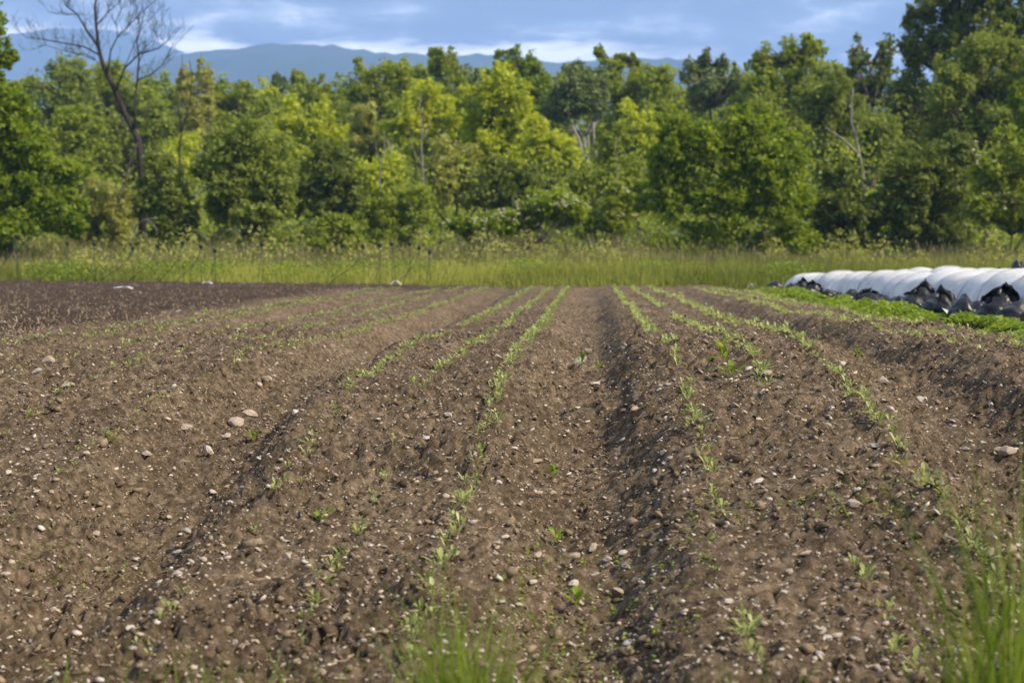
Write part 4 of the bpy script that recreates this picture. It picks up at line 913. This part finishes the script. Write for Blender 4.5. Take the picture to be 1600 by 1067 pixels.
KNOWN = [(907, 561, 34, 'grey', 1), (917, 550, 24, 'tan', 0), (931, 597, 22, 'pale', 1), (699, 649, 18, 'pale', 0), (667, 691, 15, 'pale', 0), (804, 704, 18, 'pale', 1), (838, 721, 22, 'tan', 1), (1047, 715, 18, 'pale', 1), (1036, 709, 13, 'grey', 0), (1038, 726, 12, 'pale', 0), (1030, 722, 11, 'tan', 1), (1024, 735, 13, 'pale', 1),
    (779, 556, 13, 'grey', 1), (864, 769, 15, 'tan', 0), (779, 762, 16, 'pale', 1), (697, 775, 14, 'pinkish', 0), (790, 842, 19, 'pale', 1), (777, 849, 14, 'pinkish', 1), (839, 877, 19, 'tan', 0), (899, 866, 26, 'tan', 1), (924, 860, 22, 'tan', 0), (948, 879, 18, 'pale', 0), (974, 866, 18, 'pale', 0), (978, 886, 16, 'grey', 0), (896, 911, 25, 'pale', 1), (967, 922, 32, 'tan', 1), (687, 879, 19, 'pale', 1), (982, 1001, 30, 'grey', 1), (785, 939, 16, 'pale', 0), (929, 896, 18, 'grey', 1),
    (1184, 751, 22, 'pale', 1), (1364, 699, 20, 'grey', 1), (1339, 765, 18, 'pale', 1), (1332, 787, 24, 'tan', 0), (1574, 710, 34, 'tan', 0), (1558, 703, 18, 'tan', 0), (1544, 870, 25, 'tan', 0), (1369, 729, 14, 'tan', 0), (1202, 783, 13, 'pale', 0), (1392, 967, 18, 'grey', 0), (1379, 595, 24, 'tan', 0), (1317, 567, 15, 'pale', 1), (1437, 625, 17, 'pale', 0), (1382, 625, 12, 'pale', 1), (1246, 528, 15, 'grey', 1), (1510, 702, 15, 'grey', 0), (1488, 661, 14, 'grey', 1), (1195, 584, 24, 'tan', 0),
    (105, 602, 30, 'tan', 1), (289, 666, 27, 'pinkish', 1), (369, 659, 34, 'pinkish', 0), (354, 681, 20, 'pinkish', 0), (229, 707, 22, 'pinkish', 1), (135, 707, 17, 'pinkish', 0), (416, 595, 22, 'tan', 0), (326, 706, 24, 'pale', 1), (362, 789, 22, 'pale', 1), (467, 806, 19, 'pale', 0), (277, 486, 14, 'pale', 1), (56, 580, 22, 'grey', 1), (75, 565, 28, 'tan', 0), (390, 644, 30, 'pinkish', 1), (289, 832, 26, 'grey', 1), (277, 862, 22, 'pale', 1), (446, 847, 19, 'pale', 1), (150, 834, 22, 'pinkish', 1), (8, 896, 20, 'pinkish', 0), (107, 931, 18, 'pale', 0), (82, 952, 18, 'pale', 1), (380, 762, 13, 'grey', 0), (265, 812, 10, 'pale', 0), (405, 600, 14, 'pinkish', 0)]
stones = []
for (px, py, w, c, fl) in KNOWN:
    x, y, z = hit(px, py + w * 0.12); stones.append((x, y, w / F * y * 0.90, c, fl, 1))
rp = np.random.default_rng(91)
def scatter(n, ymax, pw, wide=1.0):
    u = rp.random(n); Y = 3.0 * (ymax / 3.0) ** (u ** pw); px = rp.uniform(-60, 1660, n); return (px - VX) / F * Y, Y
N_ = 34000; X, Y = scatter(N_, 20, 0.92); ssz = np.exp(rp.normal(math.log(0.0088), 0.52, N_))
okk = (X < 3.3); X, Y, ssz = X[okk], Y[okk], np.clip(ssz[okk], 0.003, 0.045)
order = np.argsort(-ssz / Y); CN = list(M_stone)
for i in order[:300 - len(stones)]:
    stones.append((X[i], Y[i], ssz[i], CN[rp.choice(4, p=[.42, .2, .13, .25])], int(rp.random() < .55), 0))
rest = order[300 - len(KNOWN):]
def where(x, y):
    if abs(x) < .3: w = 'in the central furrow'
    elif -1.4 < x <= -.3: w = 'on the left bed'
    elif .3 <= x < 1.4: w = 'on the right bed'
    elif -1.95 < x <= -1.4: w = 'in the left furrow'
    elif 1.4 <= x < 1.95: w = 'in the right furrow'
    elif x <= -1.95: w = 'on the far left bed'
    else: w = 'on the far right bed'
    return w, ('by the grass' if y < 4.4 else 'low on the rise' if y < 5.3 else 'halfway up the rise' if y < 6.3 else 'before the crest' if y < 7.6 else 'beyond the crest')
SOBJ = []
for i, (x, y, s, c, fl, kn) in enumerate(stones):
    o = link('stone', SM[(c, fl, i % 3)], None, (x, y, float(H(x, y)) + s * (.05 if fl else .10))); o.scale = (s * rp.uniform(.95, 1.15), s * rp.uniform(.85, 1.15), s * rp.uniform(.85, 1.15))
    o.rotation_euler = (rp.normal() * .25, rp.normal() * .25, rp.uniform(-.7, .7) if kn else rp.uniform(0, 6.28))
    w, d = where(x, y); sz = 'large' if s > .055 else 'medium' if s > .03 else 'small'
    tag(o, f'{sz} {"flat" if fl else "rounded"} {c} stone {w}, {d}', 'stone', 'stones lying on the soil'); SOBJ.append((VX + x / y * F, o))
same = {}
for px_, o in sorted(SOBJ, key=lambda t: t[0]): same.setdefault(o['label'], []).append(o)
for lab_, os_ in same.items():
    if len(os_) > 1:
        for j, o in enumerate(os_): o['label'] = lab_ + (', leftmost' if j == 0 else f', {nth(j + 1)} from left')
def ico():
    t = (1 + 5 ** .5) / 2
    V = np.array([(-1, t, 0), (1, t, 0), (-1, -t, 0), (1, -t, 0), (0, -1, t), (0, 1, t), (0, -1, -t), (0, 1, -t), (t, 0, -1), (t, 0, 1), (-t, 0, -1), (-t, 0, 1)], float); V /= np.linalg.norm(V[0])
    Fc = np.array([(0, 11, 5), (0, 5, 1), (0, 1, 7), (0, 7, 10), (0, 10, 11), (1, 5, 9), (5, 11, 4), (11, 10, 2), (10, 7, 6), (7, 1, 8), (3, 9, 4), (3, 4, 2), (3, 2, 6), (3, 6, 8), (3, 8, 9), (4, 9, 5), (2, 4, 11), (6, 2, 10), (8, 6, 7), (9, 8, 1)])
    return V, Fc
IV, IF = ico()
OV = np.array([(1, 0, 0), (-1, 0, 0), (0, 1, 0), (0, -1, 0), (0, 0, 1), (0, 0, -1)], float); OF = np.array([(0, 2, 4), (2, 1, 4), (1, 3, 4), (3, 0, 4), (2, 0, 5), (1, 2, 5), (3, 1, 5), (0, 3, 5)])
def lump_geo(X, Y, S, rng, flat, rough, BV, BF):
    n = len(X); nb = len(BV); sc = np.stack([S * .5 * rng.uniform(.8, 1.5, n), S * .5 * rng.uniform(.6, 1.1, n), S * .5 * rng.uniform(*flat, n)], 1)
    V = BV[None] * (1 + rough * rng.normal(size=(n, nb, 1))) * sc[:, None]; a = rng.uniform(0, 6.28, n); c, s = np.cos(a)[:, None], np.sin(a)[:, None]
    x = V[..., 0] * c - V[..., 1] * s; y = V[..., 0] * s + V[..., 1] * c; tl = rng.normal(size=(n, 1)) * .3
    V = np.stack([x + X[:, None], y + Y[:, None], V[..., 2] + x * tl + (H(X, Y) + sc[:, 2] * .30)[:, None]], -1).reshape(-1, 3)
    return V, (BF[None] + (np.arange(n) * nb)[:, None, None]).reshape(-1, 3)
def lumps(name, X, Y, S, mat, tint, rng, flat, lab, cat, rough, nbig):
    o = np.argsort(-S / Y); X, Y, S = X[o], Y[o], S[o]; nbig = min(nbig, len(X))
    V1, F1 = lump_geo(X[:nbig], Y[:nbig], S[:nbig], rng, flat, rough, IV, IF); V2, F2 = lump_geo(X[nbig:], Y[nbig:], S[nbig:] * 1.2, rng, flat, rough, OV, OF)
    tt = np.concatenate([np.repeat(tint[:nbig], 12), np.repeat(tint[nbig:], 6)])
    tag(link(name, fmesh(name, np.concatenate([V1, V2]), np.concatenate([F1, F2 + len(V1)]), mat, tt, False)), lab, cat, kind='stuff')
lumps('pebbles', X[rest], Y[rest], ssz[rest], M_pebble, rp.random(len(rest)), rp, (.4, .8), 'small pale pebbles strewn over the tilled soil', 'pebbles', .15, 6500)
N_ = 21000; X, Y = scatter(N_, 16, 0.9); cs = np.clip(np.exp(rp.normal(math.log(0.0115), .55, N_)), .004, .046); k = (X < 3.4) & (vnoise(X * 2, Y * 2, 48) > .28); X, Y, cs = X[k], Y[k], cs[k]
lumps('soil_clods', X, Y, cs, M_clod, rp.random(len(X)), rp, (.6, .95), 'brown crumbled soil clods covering the beds', 'soil clods', .26, 6500)
def straw():
    rng = np.random.default_rng(95); n1 = 5000; X1, Y1 = scatter(n1, 20, .9)
    L1 = rng.uniform(.008, .038, n1)
    n2 = 7000; Y2 = rng.uniform(9, 36, n2); X2 = rng.uniform(0, 1, n2); X2 = -4.7 - X2 * (Y2 * .5 + .5 - 4.2).clip(.2); ok = Y2 < edgeY(X2) + .2; X2, Y2 = X2[ok], Y2[ok]; n2 = len(X2)
    X_ = np.concatenate([X1, X2]); Y_ = np.concatenate([Y1, Y2]); Ln = np.concatenate([L1, rng.uniform(.02, .065, n2)]); n = len(X_)
    az = rng.uniform(0, 6.28, n); el = np.concatenate([rng.uniform(-.05, .25, n1), rng.uniform(.1, 1.4, n2)])
    d = np.stack([np.cos(az) * np.cos(el), np.sin(az) * np.cos(el), np.sin(el)], 1); sd = np.stack([-np.sin(az), np.cos(az), 0 * az], 1)
    w = np.concatenate([rng.uniform(.0015, .0045, n1), rng.uniform(.003, .007, n2)])[:, None]
    P = np.stack([X_, Y_, H(X_, Y_) + .006], 1); E = P + d * Ln[:, None]
    up = np.array([0, 0, 1.0]) * w
    V = np.stack([P - sd * w, P + sd * w, P + up, E - sd * w * .7, E + sd * w * .7, E + up * .7], 1).reshape(-1, 3); b = (np.arange(n) * 6)[:, None]
    Fc = np.concatenate([b + np.array([[0, 1, 4, 3]]), b + np.array([[1, 2, 5, 4]]), b + np.array([[2, 0, 3, 5]])], 0)
    tag(link('dry_stalks', fmesh('dry_stalks', V, Fc, M_straw, np.repeat(rng.random(n), 6))), 'dry stalks and straw bits littering the soil and dark stubble', 'straw', kind='stuff')
straw()

# ------------------------------------------------------------------ tiny weeds and near grass
def near_green():
    rng = np.random.default_rng(97)
    n = 2700; Yw = rng.uniform(2.9, 5.4, n); px = rng.uniform(-50, 1650, n); Xw = (px - VX) / F * Yw; k = vnoise(Xw * 1.6, Yw * 1.6, 49) * (1.25 - .3 * (Yw - 3)) > .46; Xw, Yw = Xw[k], Yw[k]; n = len(Xw)
    k = np.repeat(np.arange(n), 3); P = np.stack([Xw[k], Yw[k], 0 * Xw[k]], 1) + rng.normal(size=(3 * n, 3)) * .006; P[:, 2] = H(Xw, Yw)[k] + rng.uniform(.006, .028, 3 * n)
    Nn = unit(3 * n, rng) * .5 + np.array([0, 0, .8]); Nn /= np.linalg.norm(Nn, axis=1, keepdims=True)
    V, Fc = leaf_quads(P, Nn, .016, rng, .55)
    tag(link('weed_sprouts', fmesh('weed_sprouts', V, Fc, M_weed, np.repeat(rng.random(3 * n), 4))), 'tiny green weed sprouts on the near soil', 'weed sprouts', kind='stuff')
    def patch(name, lab, cx, w, Y0, Y1, n, h0, h1, mat, wd=.0062, seed=1):
        r = np.random.default_rng(seed); Y = r.uniform(Y0, Y1, n); px = cx + r.normal(size=n) * w; X = (px - VX) / F * Y
        nt = max(4, n // 9); tx, ty = r.choice(X, nt), r.choice(Y, nt); q = r.integers(0, nt, n); X = .6 * X + .4 * tx[q] + r.normal(size=n) * .02; Y = .5 * Y + .5 * ty[q] + r.normal(size=n) * .02
        fall = np.exp(-(((X / Y * F + VX) - cx) / (w * 1.5)) ** 2); h = (h0 + (h1 - h0) * r.random(n) ** 1.3) * (.6 + .55 * fall)
        V, Fc, m = blades(np.stack([X, Y, G(X, Y) - .01], 1), h, wd, .30, r, 5, .5)
        tag(link(name, fmesh(name, V, Fc, mat, np.repeat(r.random(n), m))), lab, 'grass', kind='stuff')
    patch('grass_tuft', 'out of focus green grass at the lower middle edge', 745, 85, 2.75, 3.25, 480, .26, .62, M_fgrass, seed=11)
    patch('grass_tuft', 'tall out of focus grass at the lower right corner', 1570, 50, 2.6, 3.1, 280, .34, .92, M_fgrass, seed=12)
    patch('grass_tuft', 'thin low grass along the lower left edge', 300, 260, 2.9, 3.3, 300, .16, .34, M_fgrass, .005, 13)
    patch('dry_grass_tuft', 'dry brownish thin stems along the lower edge', 480, 420, 2.8, 3.2, 130, .14, .36, M_straw, .004, 14)
    patch('grass_tuft', 'sparse low grass along the lower edge right of the middle', 1150, 180, 2.9, 3.3, 170, .16, .34, M_fgrass, .005, 15)
near_green()

# ------------------------------------------------------------------ air between here and the hills
def haze():
    m, nt, N, L, out = nmat('haze_air'); v = N('ShaderNodeVolumePrincipled'); v.inputs['Color'].default_value = (0.34, 0.55, 1.0, 1); v.inputs['Density'].default_value = 0.00034
    v.inputs['Anisotropy'].default_value = 0.0; L(v.outputs[0], out.inputs['Volume'])
    bm = bmesh.new(); bmesh.ops.create_cube(bm, size=1.0); me = bpy.data.meshes.new('haze'); 
    x, y0, y1, z0, z1 = 11500, -11500, 11500, -5, 845
    for w in bm.verts: w.co = (w.co.x * 2 * x, (y0 + y1) / 2 + w.co.y * (y1 - y0), (z0 + z1) / 2 + w.co.z * (z1 - z0))
    bm.to_mesh(me); bm.free(); me.materials.append(m); o = link('haze', me); tag(o, 'blue haze in the air before the hills', 'haze', kind='stuff')
haze()
